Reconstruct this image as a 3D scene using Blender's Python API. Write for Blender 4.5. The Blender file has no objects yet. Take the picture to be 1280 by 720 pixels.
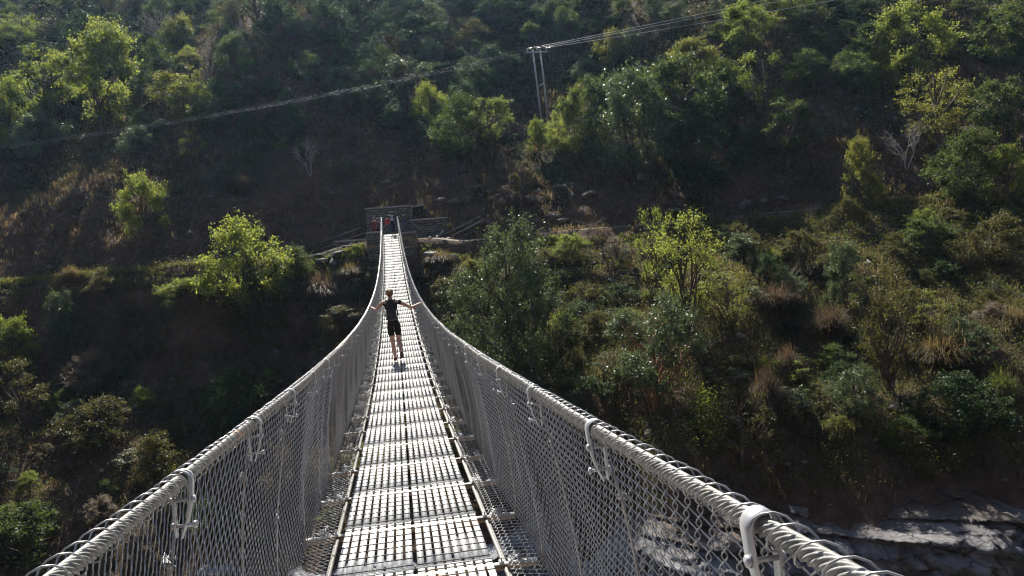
import bpy, bmesh, math, random, zlib
import numpy as np
from mathutils import Vector, Matrix
rnd = random.Random(7)
rng = np.random.default_rng(11)
R = math.radians
scene = bpy.context.scene
col = scene.collection

# ------------------------------------------------------------------ basics
def tag(o, label=None, cat=None, group=None, kind=None):
    if label: o['label'] = label
    if cat: o['category'] = cat
    if group: o['group'] = group
    if kind: o['kind'] = kind
    return o

def mesh_obj(name, verts, faces, mat, parent=None, smooth=False, loc=None):
    me = bpy.data.meshes.new(name)
    fill_mesh(me, verts, faces, smooth)
    if mat is not None:
        for m in (mat if isinstance(mat, (list, tuple)) else [mat]): me.materials.append(m)
    return link(name, me, parent, loc)

def link(name, me, parent=None, loc=None):
    o = bpy.data.objects.new(name, me)
    col.objects.link(o)
    if parent is not None: o.parent = parent
    if loc is not None: o.location = loc
    return o

def empty(name, loc=(0, 0, 0), rz=0):
    o = bpy.data.objects.new(name, None)
    o.empty_display_size = .3
    col.objects.link(o); o.location = loc; o.rotation_euler[2] = rz
    return o

def fill_mesh(me, verts, faces, smooth=False):
    """faces: ndarray (n,4) / (n,3) or list of such arrays or a python list"""
    verts = np.asarray(verts, dtype=np.float32).reshape(-1, 3)
    if isinstance(faces, np.ndarray): faces = [faces]
    elif faces and not isinstance(faces[0], np.ndarray):
        me.from_pydata([tuple(map(float, v)) for v in verts], [], [tuple(f) for f in faces])
        if smooth: me.polygons.foreach_set('use_smooth', np.ones(len(me.polygons), bool))
        me.update(); return
    faces = [f for f in faces if len(f)]
    nl = sum(f.size for f in faces); nf = sum(len(f) for f in faces)
    me.vertices.add(len(verts)); me.vertices.foreach_set('co', verts.ravel())
    me.loops.add(nl); me.loops.foreach_set('vertex_index', np.concatenate([f.ravel() for f in faces]).astype(np.int32))
    me.polygons.add(nf)
    tot = np.concatenate([np.full(len(f), f.shape[1], np.int32) for f in faces])
    st = np.concatenate([[0], np.cumsum(tot)[:-1]]).astype(np.int32)
    me.polygons.foreach_set('loop_start', st)
    me.polygons.foreach_set('loop_total', tot)
    if smooth: me.polygons.foreach_set('use_smooth', np.ones(nf, bool))
    me.update(calc_edges=True)

class MB:
    """collects boxes and tubes into ONE mesh"""
    def __init__(s): s.v = []; s.f = []; s.n = 0
    def add(s, v, f):
        v = np.asarray(v, float).reshape(-1, 3); s.v.append(v)
        for a in (f if isinstance(f, list) else [f]):
            if len(a): s.f.append(np.asarray(a, np.int64) + s.n)
        s.n += len(v)
    def box(s, c, size, M=None):
        c = np.array(c, float); h = np.array(size, float) / 2
        p = np.array([[x, y, z] for x in (-1, 1) for y in (-1, 1) for z in (-1, 1)], float) * h
        if M is not None: p = p @ np.array(M).T
        s.add(p + c, np.array([[0, 1, 3, 2], [4, 6, 7, 5], [0, 4, 5, 1], [2, 3, 7, 6], [0, 2, 6, 4], [1, 5, 7, 3]]))
    def tube(s, pts, rad, n=6, cap=True, lobes=0, lobe_amp=0, twist=0.0, phase0=0.0):
        pts = np.asarray(pts, float); m = len(pts)
        rad = np.broadcast_to(np.asarray(rad, float), (m,))
        t = np.gradient(pts, axis=0); t /= np.linalg.norm(t, axis=1)[:, None] + 1e-12
        up = np.array([0, 0, 1.]) if abs(t[:, 2]).mean() < .8 else np.array([1., 0, 0])
        a = np.cross(t, up); a /= np.linalg.norm(a, axis=1)[:, None] + 1e-12
        b = np.cross(a, t)
        th = np.arange(n) * 2 * np.pi / n
        L = np.concatenate([[0], np.cumsum(np.linalg.norm(np.diff(pts, axis=0), axis=1))])
        ang = th[None, :] + (twist * L)[:, None] + phase0
        rr = rad[:, None] * np.ones((1, n))
        if lobes: rr = rr * (1 + lobe_amp * np.abs(np.cos(th * lobes / 2))[None, :])
        P = pts[:, None, :] + rr[..., None] * (np.cos(ang)[..., None] * a[:, None, :] + np.sin(ang)[..., None] * b[:, None, :])
        i = np.arange(m - 1)[:, None] * n + np.arange(n)[None, :]
        j = np.arange(m - 1)[:, None] * n + (np.arange(n)[None, :] + 1) % n
        q = np.stack([i, j, j + n, i + n], -1).reshape(-1, 4)
        fs = [q]
        if cap and n >= 3:
            fs += [np.arange(n)[::-1][None, :].copy(), ((m - 1) * n + np.arange(n))[None, :]]
        s.add(P.reshape(-1, 3), fs)
    def build(s, name, mat, parent=None, smooth=False, loc=None):
        groups = {}
        for f in s.f: groups.setdefault(f.shape[1], []).append(f)
        fs = [np.concatenate(g) for g in groups.values()]
        return mesh_obj(name, np.concatenate(s.v), fs, mat, parent, smooth, loc)

# ------------------------------------------------------------------ numpy noise
def _h(ix, iy, iz, seed):
    n = (np.asarray(ix).astype(np.int64) * 374761393 + iy.astype(np.int64) * 668265263 + iz.astype(np.int64) * 2147483647 + seed * 974711) & 0xffffffff
    n = ((n ^ (n >> 13)) * 1274126177) & 0xffffffff
    n = ((n ^ (n >> 16)) * 2246822519) & 0xffffffff
    return ((n ^ (n >> 15)) & 0xffffff) / float(0xffffff) * 2 - 1
def noise3(x, y, z, seed=0):
    x, y, z = np.broadcast_arrays(np.asarray(x, float), y, z)
    ix, iy, iz = np.floor(x), np.floor(y), np.floor(z)
    fx, fy, fz = x - ix, y - iy, z - iz
    fx, fy, fz = [f * f * f * (f * (f * 6 - 15) + 10) for f in (fx, fy, fz)]
    r = 0
    for a in (0, 1):
        for b in (0, 1):
            for c in (0, 1):
                w = (fx if a else 1 - fx) * (fy if b else 1 - fy) * (fz if c else 1 - fz)
                r = r + w * _h(ix + a, iy + b, iz + c, seed)
    return r
def noise2(x, y, seed=0):
    x, y = np.broadcast_arrays(np.asarray(x, float), y)
    ix, iy = np.floor(x), np.floor(y)
    fx, fy = x - ix, y - iy
    fx, fy = [f * f * f * (f * (f * 6 - 15) + 10) for f in (fx, fy)]
    z = np.zeros_like(ix); r = 0
    for a in (0, 1):
        for b in (0, 1):
            r = r + (fx if a else 1 - fx) * (fy if b else 1 - fy) * _h(ix + a, iy + b, z, seed)
    return r
def fbm2(x, y, octs=4, seed=0, gain=.5):
    r = 0; a = 1
    for k in range(octs):
        r = r + a * noise2(np.asarray(x) * 2 ** k + 17.3 * k, np.asarray(y) * 2 ** k - 9.1 * k, seed + k); a *= gain
    return r
def cells2(x, y, seed=0):
    """returns cell random value, distance to border (F2-F1)"""
    x = np.asarray(x, float); y = np.asarray(y, float)
    ix, iy = np.floor(x), np.floor(y)
    f1 = np.full(x.shape, 9.); f2 = f1.copy(); val = np.zeros(x.shape)
    for a in (-1, 0, 1):
        for b in (-1, 0, 1):
            cx, cy = ix + a, iy + b; z = np.zeros_like(cx)
            px = cx + .5 + .45 * _h(cx, cy, z, seed); py = cy + .5 + .45 * _h(cx, cy, z + 1, seed)
            d = np.hypot(px - x, py - y); v = _h(cx, cy, z + 2, seed)
            nw = d < f1
            f2 = np.where(nw, f1, np.minimum(f2, d)); val = np.where(nw, v, val); f1 = np.where(nw, d, f1)
    return val, f2 - f1
def sstep(a, b, x):
    t = np.clip((np.asarray(x, float) - a) / (b - a), 0, 1); return t * t * (3 - 2 * t)

# ------------------------------------------------------------------ camera (eye at the origin)
YAW, PIT, ROL, FPX = .14463, -.00832, -.08875, 990.14
def cam_axes():
    cy, sy = math.cos(YAW), math.sin(YAW)
    F = np.array([sy * math.cos(PIT), cy * math.cos(PIT), math.sin(PIT)])
    R0 = np.array([cy, -sy, 0.]); U0 = np.cross(R0, F)
    Rr = R0 * math.cos(ROL) + U0 * math.sin(ROL); U = np.cross(Rr, F)
    return F, Rr, U
CF, CR, CU = cam_axes()
cam = bpy.data.cameras.new('camera'); co = bpy.data.objects.new('camera', cam); col.objects.link(co)
Mx = Matrix.Identity(4)
for i in range(3): Mx[i][0], Mx[i][1], Mx[i][2] = CR[i], CU[i], -CF[i]
co.matrix_world = Mx
cam.sensor_width = 36; cam.lens = FPX / 1280 * 36; cam.clip_start = .05; cam.clip_end = 2000
scene.camera = co
def ray(px, py):
    d = CF + CR * (px - 640) / FPX - CU * (py - 360) / FPX
    return d / np.linalg.norm(d)
def project(P):
    P = np.asarray(P, float); d = P @ CF
    return 640 + FPX * (P @ CR) / d, 360 - FPX * (P @ CU) / d

# ------------------------------------------------------------------ terrain height
PV = [-90, -40, -14, -4, 4, 12, 20, 32, 36, 39.5, 40.8, 44.5, 52, 58.5, 60.4, 61.2, 64.3, 66, 74, 80, 90, 114, 130, 150, 210]
PZ = [40, 18, 1, -7, -16, -21, -21.5, -21, -20, -18.8, -13.0, -10.2, -4.8, 1.0, 2.6, 3.5, 3.7, 5.3, 12.4, 16.9, 25, 45, 58.5, 73, 112]
CVx = [36, 39.5, 41, 44.5, 50, 55, 57.8, 59.4, 60.6, 61.2, 64.3, 66.5, 74, 80]   # steeper, barer bank left of the bridge
CVz = [-20, -18.5, -13.6, -10.8, -7.6, -4.8, -3.0, 1.3, 2.9, 3.3, 3.45, 5.7, 12.9, 17.0]
RVx = [24, 29.5, 31.4, 33.0, 36, 39, 45, 52, 58.5, 60.4, 61.2]   # gentler scrub slope right of the bridge, rock at its foot
RVz = [-20.5, -20, -17.2, -12.0, -9.3, -7.6, -4.9, -2.0, 1.9, 2.8, 3.5]
def rmask(x): return sstep(3, 14, x) + .9 * (1 - sstep(-34, -21, x))
def vco(x, y): return y + .14 * x + 1.1 * noise2(x * .05, 3.3, 5) + .5 * noise2(x * .19, 8.1, 6)
def T(x, y, fine=True):
    x = np.asarray(x, float); y = np.asarray(y, float)
    v = vco(x, y)
    a = np.interp(v, PV, PZ)
    b = np.interp(v, CVx, CVz); b = np.where((v < 36) | (v > 80), a, b)
    m = sstep(-40, -26, x) * (1 - sstep(-7, -3, x))
    z = a * (1 - m) + b * m
    rm = rmask(x) * (v > 24) * (v < 61.2)
    z = z * (1 - rm) + np.interp(v, RVx, RVz) * rm
    onpath = np.exp(-((v - 62.6) / 2.1) ** 4)
    br = np.exp(-(np.hypot(x / 6, (y - 61) / 7)) ** 4)
    free = (1 - onpath) * (1 - br)
    z = z + sstep(128, 150, v) * (18 + 7 * noise2(x * .09, 1.7, 93)) * sstep(-26, -12, x) * (1 - sstep(24, 38, x))  # unseen crest added above the view to cast shade on the upper middle slope
    # spurs and gullies run down the slope above the path
    up = sstep(66, 84, v)
    z = z + up * 3.6 * fbm2(x * .045 + .3, y * .018, 3, 21) + up * 1.5 * fbm2(x * .11, y * .07, 3, 25)
    lo = sstep(33, 40, v) * (1 - sstep(52, 60, v))
    z = z + lo * 1.3 * fbm2(x * .08, y * .08, 3, 31)
    # gentler shoulder below the path on the right of the valley
    # small terraces right of the bridge
    tr = sstep(2.5, 5, x) * (1 - sstep(20, 26, x))
    zt = np.floor(z / 1.5) * 1.5 + 1.5 * sstep(.45, 1.0, (z / 1.5) % 1)
    z = z + tr * sstep(50, 54, v) * (1 - sstep(59.4, 60.2, v)) * (zt - z) * .8
    if fine:
        amp = .10 + .9 * free
        z = z + amp * (.42 * noise2(x * .33, y * .33, 41) + .24 * noise2(x * .8, y * .8, 42) + .12 * noise2(x * 1.9, y * 1.9, 43))
        # eroded bank: little vertical ribs
        bank = np.exp(-((v - 69.5) / 4.2) ** 4)
        z = z + bank * .55 * np.abs(noise2(x * .7, y * .16, 45)) + bank * .35 * noise2(x * .2, z * .9, 46)
    # flat platform behind the bridge end
    pl = np.exp(-(np.hypot(x / 4.8, (y - 63.4) / 3.0)) ** 6)
    z = z * (1 - pl) + 4.0 * pl
    # keep the ground under the last metres of the deck
    und = np.exp(-(x / 1.9) ** 4) * (1 - sstep(59.6, 60.6, y)) * sstep(40, 50, y)
    dz = -1.67 - .03544 * y + .00225 * y * y - 1.1
    z = np.where(und > .02, np.minimum(z, z * (1 - und) + np.minimum(z, dz) * und), z)
    return z
def hit(px, py, maxd=190):
    """point where the ray through a photograph pixel meets the ground"""
    d = ray(px, py); s = np.arange(30, maxd, .6)
    for _ in range(3):
        P = d[None, :] * s[:, None]
        below = P[:, 2] < T(P[:, 0], P[:, 1])
        if not below.any(): return None
        k = int(np.argmax(below)); s = np.linspace(s[max(k - 1, 0)], s[k], 9)
    return np.array([P[k, 0], P[k, 1], P[k, 2]])

# ------------------------------------------------------------------ materials
def new_mat(name):
    m = bpy.data.materials.new(name); m.use_nodes = True
    nt = m.node_tree; nt.nodes.clear()
    return m, nt, nt.nodes, nt.links
def N(ns, t, **kw):
    n = ns.new(t)
    for k, v in kw.items():
        if k in n.inputs: n.inputs[k].default_value = v
        else: setattr(n, k, v)
    return n
def ramp(ns, stops):
    r = ns.new('ShaderNodeValToRGB'); e = r.color_ramp.elements
    while len(e) < len(stops): e.new(.5)
    for el, (p, c) in zip(e, stops): el.position = p; el.color = (*c, 1)
    return r

def leaf_mat(name, cols, gloss=.35, trans=.45, rough=.55, tint=(1.2, 1.25, .58)):
    m, nt, ns, ls = new_mat(name)
    out = ns.new('ShaderNodeOutputMaterial')
    geo = ns.new('ShaderNodeNewGeometry'); oi = ns.new('ShaderNodeObjectInfo')
    a = N(ns, 'ShaderNodeMath', operation='MULTIPLY'); a.inputs[1].default_value = .72
    b = N(ns, 'ShaderNodeMath', operation='MULTIPLY_ADD'); b.inputs[1].default_value = .28
    ls.new(geo.outputs['Random Per Island'], a.inputs[0]); ls.new(oi.outputs['Random'], b.inputs[0]); ls.new(a.outputs[0], b.inputs[2])
    k = len(cols)
    rp = ramp(ns, [(i / (k - 1), c) for i, c in enumerate(cols)])
    ls.new(b.outputs[0], rp.inputs[0])
    p = N(ns, 'ShaderNodeBsdfPrincipled', Roughness=rough)
    p.inputs['Specular IOR Level'].default_value = gloss * .6
    tr = ns.new('ShaderNodeBsdfTranslucent')
    mx = N(ns, 'ShaderNodeMix', data_type='RGBA', blend_type='MULTIPLY'); mx.inputs['Factor'].default_value = 1
    ls.new(rp.outputs[0], mx.inputs['A']); mx.inputs['B'].default_value = (*[t * 1.6 for t in tint], 1)
    ls.new(rp.outputs[0], p.inputs['Base Color']); ls.new(mx.outputs['Result'], tr.inputs['Color'])
    ms = N(ns, 'ShaderNodeMixShader'); ms.inputs[0].default_value = trans
    ls.new(p.outputs[0], ms.inputs[1]); ls.new(tr.outputs[0], ms.inputs[2]); ls.new(ms.outputs[0], out.inputs['Surface'])
    return m

def simple_mat(name, colr, rough=.7, metal=0, var=.25, scale=8, bump=.0, spec=.4):
    m, nt, ns, ls = new_mat(name)
    out = ns.new('ShaderNodeOutputMaterial'); p = N(ns, 'ShaderNodeBsdfPrincipled', Roughness=rough, Metallic=metal)
    p.inputs['Specular IOR Level'].default_value = spec
    tc = ns.new('ShaderNodeTexCoord'); nz = N(ns, 'ShaderNodeTexNoise', Scale=scale, Detail=5)
    ls.new(tc.outputs['Object'], nz.inputs['Vector'])
    c0 = tuple(c * (1 - var) for c in colr); c1 = tuple(min(1, c * (1 + var)) for c in colr)
    r = ramp(ns, [(.3, c0), (.7, c1)]); ls.new(nz.outputs['Fac'], r.inputs[0]); ls.new(r.outputs[0], p.inputs['Base Color'])
    if bump:
        bp = N(ns, 'ShaderNodeBump', Strength=bump, Distance=.02); ls.new(nz.outputs['Fac'], bp.inputs['Height']); ls.new(bp.outputs[0], p.inputs['Normal'])
    ls.new(p.outputs[0], out.inputs['Surface'])
    return m

def terrain_mat():
    m, nt, ns, ls = new_mat('hill_earth')
    out = ns.new('ShaderNodeOutputMaterial'); p = N(ns, 'ShaderNodeBsdfPrincipled', Roughness=.95)
    p.inputs['Specular IOR Level'].default_value = .15
    tc = ns.new('ShaderNodeTexCoord')
    n1 = N(ns, 'ShaderNodeTexNoise', Scale=.11, Detail=6, Roughness=.6)
    n2 = N(ns, 'ShaderNodeTexNoise', Scale=1.7, Detail=8, Roughness=.7)
    n3 = N(ns, 'ShaderNodeTexNoise', Scale=7., Detail=6, Roughness=.7)
    for n in (n1, n2, n3): ls.new(tc.outputs['Object'], n.inputs['Vector'])
    earth = ramp(ns, [(.25, (.045, .027, .019)), (.5, (.10, .062, .043)), (.75, (.18, .122, .088))]); ls.new(n2.outputs['Fac'], earth.inputs[0])
    green = ramp(ns, [(.3, (.018, .022, .009)), (.7, (.05, .055, .022))]); ls.new(n2.outputs['Fac'], green.inputs[0])
    gm = ramp(ns, [(.52, (0, 0, 0)), (.64, (1, 1, 1))]); ls.new(n1.outputs['Fac'], gm.inputs[0])
    mx = N(ns, 'ShaderNodeMix', data_type='RGBA'); ls.new(gm.outputs[0], mx.inputs['Factor']); ls.new(earth.outputs[0], mx.inputs['A']); ls.new(green.outputs[0], mx.inputs['B'])
    # pale grit and stones
    st = ramp(ns, [(.64, (0, 0, 0)), (.70, (1, 1, 1))]); ls.new(n3.outputs['Fac'], st.inputs[0])
    m2 = N(ns, 'ShaderNodeMix', data_type='RGBA'); ls.new(st.outputs[0], m2.inputs['Factor']); ls.new(mx.outputs['Result'], m2.inputs['A']); m2.inputs['B'].default_value = (.13, .11, .095, 1)
    ls.new(m2.outputs['Result'], p.inputs['Base Color'])
    ad = N(ns, 'ShaderNodeMath', operation='MULTIPLY_ADD'); ad.inputs[1].default_value = .3
    ls.new(n3.outputs['Fac'], ad.inputs[0]); ls.new(n2.outputs['Fac'], ad.inputs[2])
    bp = N(ns, 'ShaderNodeBump', Strength=.9, Distance=.35); ls.new(ad.outputs[0], bp.inputs['Height']); ls.new(bp.outputs[0], p.inputs['Normal'])
    ls.new(p.outputs[0], out.inputs['Surface'])
    return m

def rock_mat(name='cliff_rock', c=((.10, .10, .10), (.21, .21, .225), (.33, .34, .37)), scale=.7, sp=3.2):
    m, nt, ns, ls = new_mat(name)
    out = ns.new('ShaderNodeOutputMaterial'); p = N(ns, 'ShaderNodeBsdfPrincipled', Roughness=.75)
    p.inputs['Specular IOR Level'].default_value = .35
    tc = ns.new('ShaderNodeTexCoord'); mp = ns.new('ShaderNodeMapping'); mp.inputs['Rotation'].default_value = (0, R(14), 0); mp.inputs['Scale'].default_value = (1, 1, sp)
    ls.new(tc.outputs['Object'], mp.inputs['Vector'])
    n1 = N(ns, 'ShaderNodeTexNoise', Scale=scale, Detail=9, Roughness=.65, Distortion=.6); ls.new(mp.outputs[0], n1.inputs['Vector'])
    n2 = N(ns, 'ShaderNodeTexNoise', Scale=scale * 7, Detail=7, Roughness=.7); ls.new(mp.outputs[0], n2.inputs['Vector'])
    r = ramp(ns, [(.32, c[0]), (.5, c[1]), (.68, c[2])]); ls.new(n1.outputs['Fac'], r.inputs[0])
    n3 = N(ns, 'ShaderNodeTexNoise', Scale=scale * .8, Detail=4); ls.new(tc.outputs['Object'], n3.inputs['Vector'])
    bm_ = ramp(ns, [(.56, (0, 0, 0)), (.72, (1, 1, 1))]); ls.new(n3.outputs['Fac'], bm_.inputs[0])
    mx = N(ns, 'ShaderNodeMix', data_type='RGBA'); ls.new(bm_.outputs[0], mx.inputs['Factor']); ls.new(r.outputs[0], mx.inputs['A']); mx.inputs['B'].default_value = (.07, .048, .033, 1)
    if sp > 2:      # soil washed over the top of the rock, and dark joints between the slabs
        se = ns.new('ShaderNodeSeparateXYZ'); ls.new(tc.outputs['Object'], se.inputs[0])
        mr = N(ns, 'ShaderNodeMapRange'); mr.inputs['From Min'].default_value = -12.6; mr.inputs['From Max'].default_value = -11.2; ls.new(se.outputs[2], mr.inputs['Value'])
        a1 = N(ns, 'ShaderNodeMath', operation='ADD'); ls.new(mr.outputs[0], a1.inputs[0]); ls.new(bm_.outputs[0], a1.inputs[1]); a1.use_clamp = True
        ls.new(a1.outputs[0], mx.inputs['Factor'])
        vo = N(ns, 'ShaderNodeTexVoronoi', feature='DISTANCE_TO_EDGE', Scale=.75); mv = ns.new('ShaderNodeMapping'); mv.inputs['Rotation'].default_value = (0, R(18), 0); mv.inputs['Scale'].default_value = (.7, .7, 1.9)
        dn = N(ns, 'ShaderNodeTexNoise', Scale=2.); ls.new(tc.outputs['Object'], dn.inputs['Vector'])
        av = N(ns, 'ShaderNodeMix', data_type='RGBA'); av.inputs['Factor'].default_value = .2; ls.new(tc.outputs['Object'], av.inputs['A']); ls.new(dn.outputs['Color'], av.inputs['B'])
        ls.new(av.outputs['Result'], mv.inputs['Vector']); ls.new(mv.outputs[0], vo.inputs['Vector'])
        cr = ramp(ns, [(.0, (.35, .33, .31)), (.03, (1, 1, 1))]); ls.new(vo.outputs['Distance'], cr.inputs[0])
        mm = N(ns, 'ShaderNodeMix', data_type='RGBA', blend_type='MULTIPLY'); mm.inputs['Factor'].default_value = 1; ls.new(mx.outputs['Result'], mm.inputs['A']); ls.new(cr.outputs[0], mm.inputs['B']); mx = mm
    ls.new(mx.outputs['Result'], p.inputs['Base Color'])
    ad = N(ns, 'ShaderNodeMath', operation='MULTIPLY_ADD'); ad.inputs[1].default_value = .4
    ls.new(n2.outputs['Fac'], ad.inputs[0]); ls.new(n1.outputs['Fac'], ad.inputs[2])
    bp = N(ns, 'ShaderNodeBump', Strength=.9, Distance=.22); ls.new(ad.outputs[0], bp.inputs['Height']); ls.new(bp.outputs[0], p.inputs['Normal'])
    ls.new(p.outputs[0], out.inputs['Surface'])
    return m

def steel_mat(name, base=(.62, .62, .6), rough=.38, metal=.55, rust=.0, dirt=.3, scale=6):
    m, nt, ns, ls = new_mat(name)
    out = ns.new('ShaderNodeOutputMaterial'); p = N(ns, 'ShaderNodeBsdfPrincipled', Metallic=metal)
    tc = ns.new('ShaderNodeTexCoord'); geo = ns.new('ShaderNodeNewGeometry')
    n1 = N(ns, 'ShaderNodeTexNoise', Scale=scale, Detail=6, Roughness=.65); ls.new(geo.outputs['Position'], n1.inputs['Vector'])
    r = ramp(ns, [(.3, tuple(c * (1 - dirt) for c in base)), (.65, base)]); ls.new(n1.outputs['Fac'], r.inputs[0])
    src = r.outputs[0]
    if rust:
        n2 = N(ns, 'ShaderNodeTexNoise', Scale=2.1, Detail=4, Roughness=.6); ls.new(geo.outputs['Position'], n2.inputs['Vector'])
        rr = ramp(ns, [(.66 - rust * .05, (0, 0, 0)), (.76, (1, 1, 1))]); ls.new(n2.outputs['Fac'], rr.inputs[0])
        mx = N(ns, 'ShaderNodeMix', data_type='RGBA'); ls.new(rr.outputs[0], mx.inputs['Factor']); ls.new(src, mx.inputs['A']); mx.inputs['B'].default_value = (.42, .22, .11, 1)
        src = mx.outputs['Result']
    if name == 'galvanised_deck':      # no two panels weather alike
        oi = ns.new('ShaderNodeObjectInfo'); vr = ramp(ns, [(0, (.74, .73, .71)), (.35, (.94, .94, .93)), (1, (1, 1, 1))]); ls.new(oi.outputs['Random'], vr.inputs[0])
        mv = N(ns, 'ShaderNodeMix', data_type='RGBA', blend_type='MULTIPLY'); mv.inputs['Factor'].default_value = 1; ls.new(src, mv.inputs['A']); ls.new(vr.outputs[0], mv.inputs['B']); src = mv.outputs['Result']
    ls.new(src, p.inputs['Base Color'])
    rg = N(ns, 'ShaderNodeMapRange'); rg.inputs['To Min'].default_value = rough - .1; rg.inputs['To Max'].default_value = rough + .15
    ls.new(n1.outputs['Fac'], rg.inputs['Value']); ls.new(rg.outputs[0], p.inputs['Roughness'])
    bp = N(ns, 'ShaderNodeBump', Strength=.25, Distance=.003); ls.new(n1.outputs['Fac'], bp.inputs['Height']); ls.new(bp.outputs[0], p.inputs['Normal'])
    ls.new(p.outputs[0], out.inputs['Surface'])
    return m

def masonry_mat(name, c0, c1, mortar, bw=.55, bh=.22):
    m, nt, ns, ls = new_mat(name)
    out = ns.new('ShaderNodeOutputMaterial'); p = N(ns, 'ShaderNodeBsdfPrincipled', Roughness=.9)
    tc = ns.new('ShaderNodeTexCoord'); sp = ns.new('ShaderNodeSeparateXYZ'); cb = ns.new('ShaderNodeCombineXYZ')
    ls.new(tc.outputs['Object'], sp.inputs[0]); ad = N(ns, 'ShaderNodeMath', operation='ADD'); ls.new(sp.outputs[0], ad.inputs[0]); ls.new(sp.outputs[1], ad.inputs[1])
    ls.new(ad.outputs[0], cb.inputs[0]); ls.new(sp.outputs[2], cb.inputs[1])
    br = ns.new('ShaderNodeTexBrick'); ls.new(cb.outputs[0], br.inputs['Vector'])
    br.inputs['Scale'].default_value = 1; br.inputs['Brick Width'].default_value = bw; br.inputs['Row Height'].default_value = bh; br.inputs['Mortar Size'].default_value = .03
    br.inputs['Color1'].default_value = (*c0, 1); br.inputs['Color2'].default_value = (*c1, 1); br.inputs['Mortar'].default_value = (*mortar, 1)
    n = N(ns, 'ShaderNodeTexNoise', Scale=3, Detail=6); ls.new(tc.outputs['Object'], n.inputs['Vector'])
    r = ramp(ns, [(.3, (.55, .55, .55)), (.7, (1.1, 1.1, 1.1))]); ls.new(n.outputs['Fac'], r.inputs[0])
    mx = N(ns, 'ShaderNodeMix', data_type='RGBA', blend_type='MULTIPLY'); mx.inputs['Factor'].default_value = 1; ls.new(br.outputs['Color'], mx.inputs['A']); ls.new(r.outputs[0], mx.inputs['B'])
    ls.new(mx.outputs['Result'], p.inputs['Base Color'])
    bp = N(ns, 'ShaderNodeBump', Strength=.8, Distance=.04); bp.invert = True; ls.new(br.outputs['Fac'], bp.inputs['Height']); ls.new(bp.outputs[0], p.inputs['Normal'])
    ls.new(p.outputs[0], out.inputs['Surface'])
    return m

M = {}
M['earth'] = terrain_mat()
M['cliff'] = rock_mat()
M['stone'] = rock_mat('loose_stone', ((.09, .083, .075), (.17, .155, .14), (.27, .25, .23)), 1.6, 1.0)
M['path'] = simple_mat('path_dirt', (.20, .16, .115), .95, var=.4, scale=1.2, bump=.6)
M['deck'] = steel_mat('galvanised_deck', (.66, .66, .645), .42, .15, rust=.55, dirt=.14, scale=9)
M['rod'] = steel_mat('deck_rod', (.26, .22, .19), .55, .3, dirt=.4)
M['wire'] = steel_mat('net_wire', (.40, .40, .41), .34, .5, dirt=.35, scale=20)
M['cable'] = steel_mat('rail_cable', (.31, .30, .28), .55, .25, rust=.4, dirt=.5, scale=30)
M['zinc'] = steel_mat('clamp_zinc', (.58, .59, .61), .42, .5, dirt=.4, scale=14)
M['beam'] = steel_mat('crossbeam_steel', (.60, .59, .56), .45, .4, rust=.4, dirt=.3)
M['bark'] = simple_mat('bark', (.085, .06, .042), .9, var=.35, scale=5, bump=.5)
M['deadwood'] = simple_mat('dead_wood', (.32, .29, .26), .8, var=.25, scale=5, bump=.3)
M['redbark'] = simple_mat('red_bark', (.20, .085, .04), .9, var=.3, scale=5, bump=.3)
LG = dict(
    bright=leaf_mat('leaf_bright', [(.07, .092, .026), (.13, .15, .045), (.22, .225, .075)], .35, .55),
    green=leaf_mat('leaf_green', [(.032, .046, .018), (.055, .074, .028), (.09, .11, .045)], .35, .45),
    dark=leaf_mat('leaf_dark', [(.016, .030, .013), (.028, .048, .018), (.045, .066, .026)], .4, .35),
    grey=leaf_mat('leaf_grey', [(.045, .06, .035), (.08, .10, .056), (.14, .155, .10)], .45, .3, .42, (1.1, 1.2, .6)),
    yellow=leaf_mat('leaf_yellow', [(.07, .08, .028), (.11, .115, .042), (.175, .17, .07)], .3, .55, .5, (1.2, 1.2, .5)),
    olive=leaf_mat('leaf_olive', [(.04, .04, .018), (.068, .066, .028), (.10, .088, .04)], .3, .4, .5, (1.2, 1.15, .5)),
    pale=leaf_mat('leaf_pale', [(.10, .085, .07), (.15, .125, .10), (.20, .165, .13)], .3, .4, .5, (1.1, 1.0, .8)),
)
M['leaf_litter'] = leaf_mat('undergrowth_leaf', [(.045, .034, .02), (.04, .05, .018), (.07, .08, .028), (.11, .088, .05), (.13, .13, .05)], .3, .4)
M['scrub_shaded'] = leaf_mat('upper_undergrowth_leaf', [(.022, .019, .012), (.022, .03, .013), (.036, .045, .02), (.055, .048, .028), (.07, .075, .034)], .2, .35)  # undergrowth colours darkened to put the upper slope's shade into them
M['dry_grass'] = leaf_mat('dry_grass_blade', [(.05, .036, .026), (.09, .066, .044), (.15, .12, .08), (.20, .165, .115)], .1, .5, .6, (1.1, 1., .7))
M['tuft'] = leaf_mat('tuft_blade', [(.08, .06, .03), (.13, .10, .05), (.19, .155, .095)], .1, .4, .5, (1.1, 1.05, .7))
M['pinktuft'] = leaf_mat('pink_tuft_blade', [(.055, .042, .028), (.09, .07, .046), (.13, .105, .075)], .08, .35, .5, (1.1, .95, .8))
M['greentuft'] = leaf_mat('green_tuft_blade', [(.07, .08, .028), (.12, .13, .05), (.20, .195, .09)], .3, .5, .5)

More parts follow.
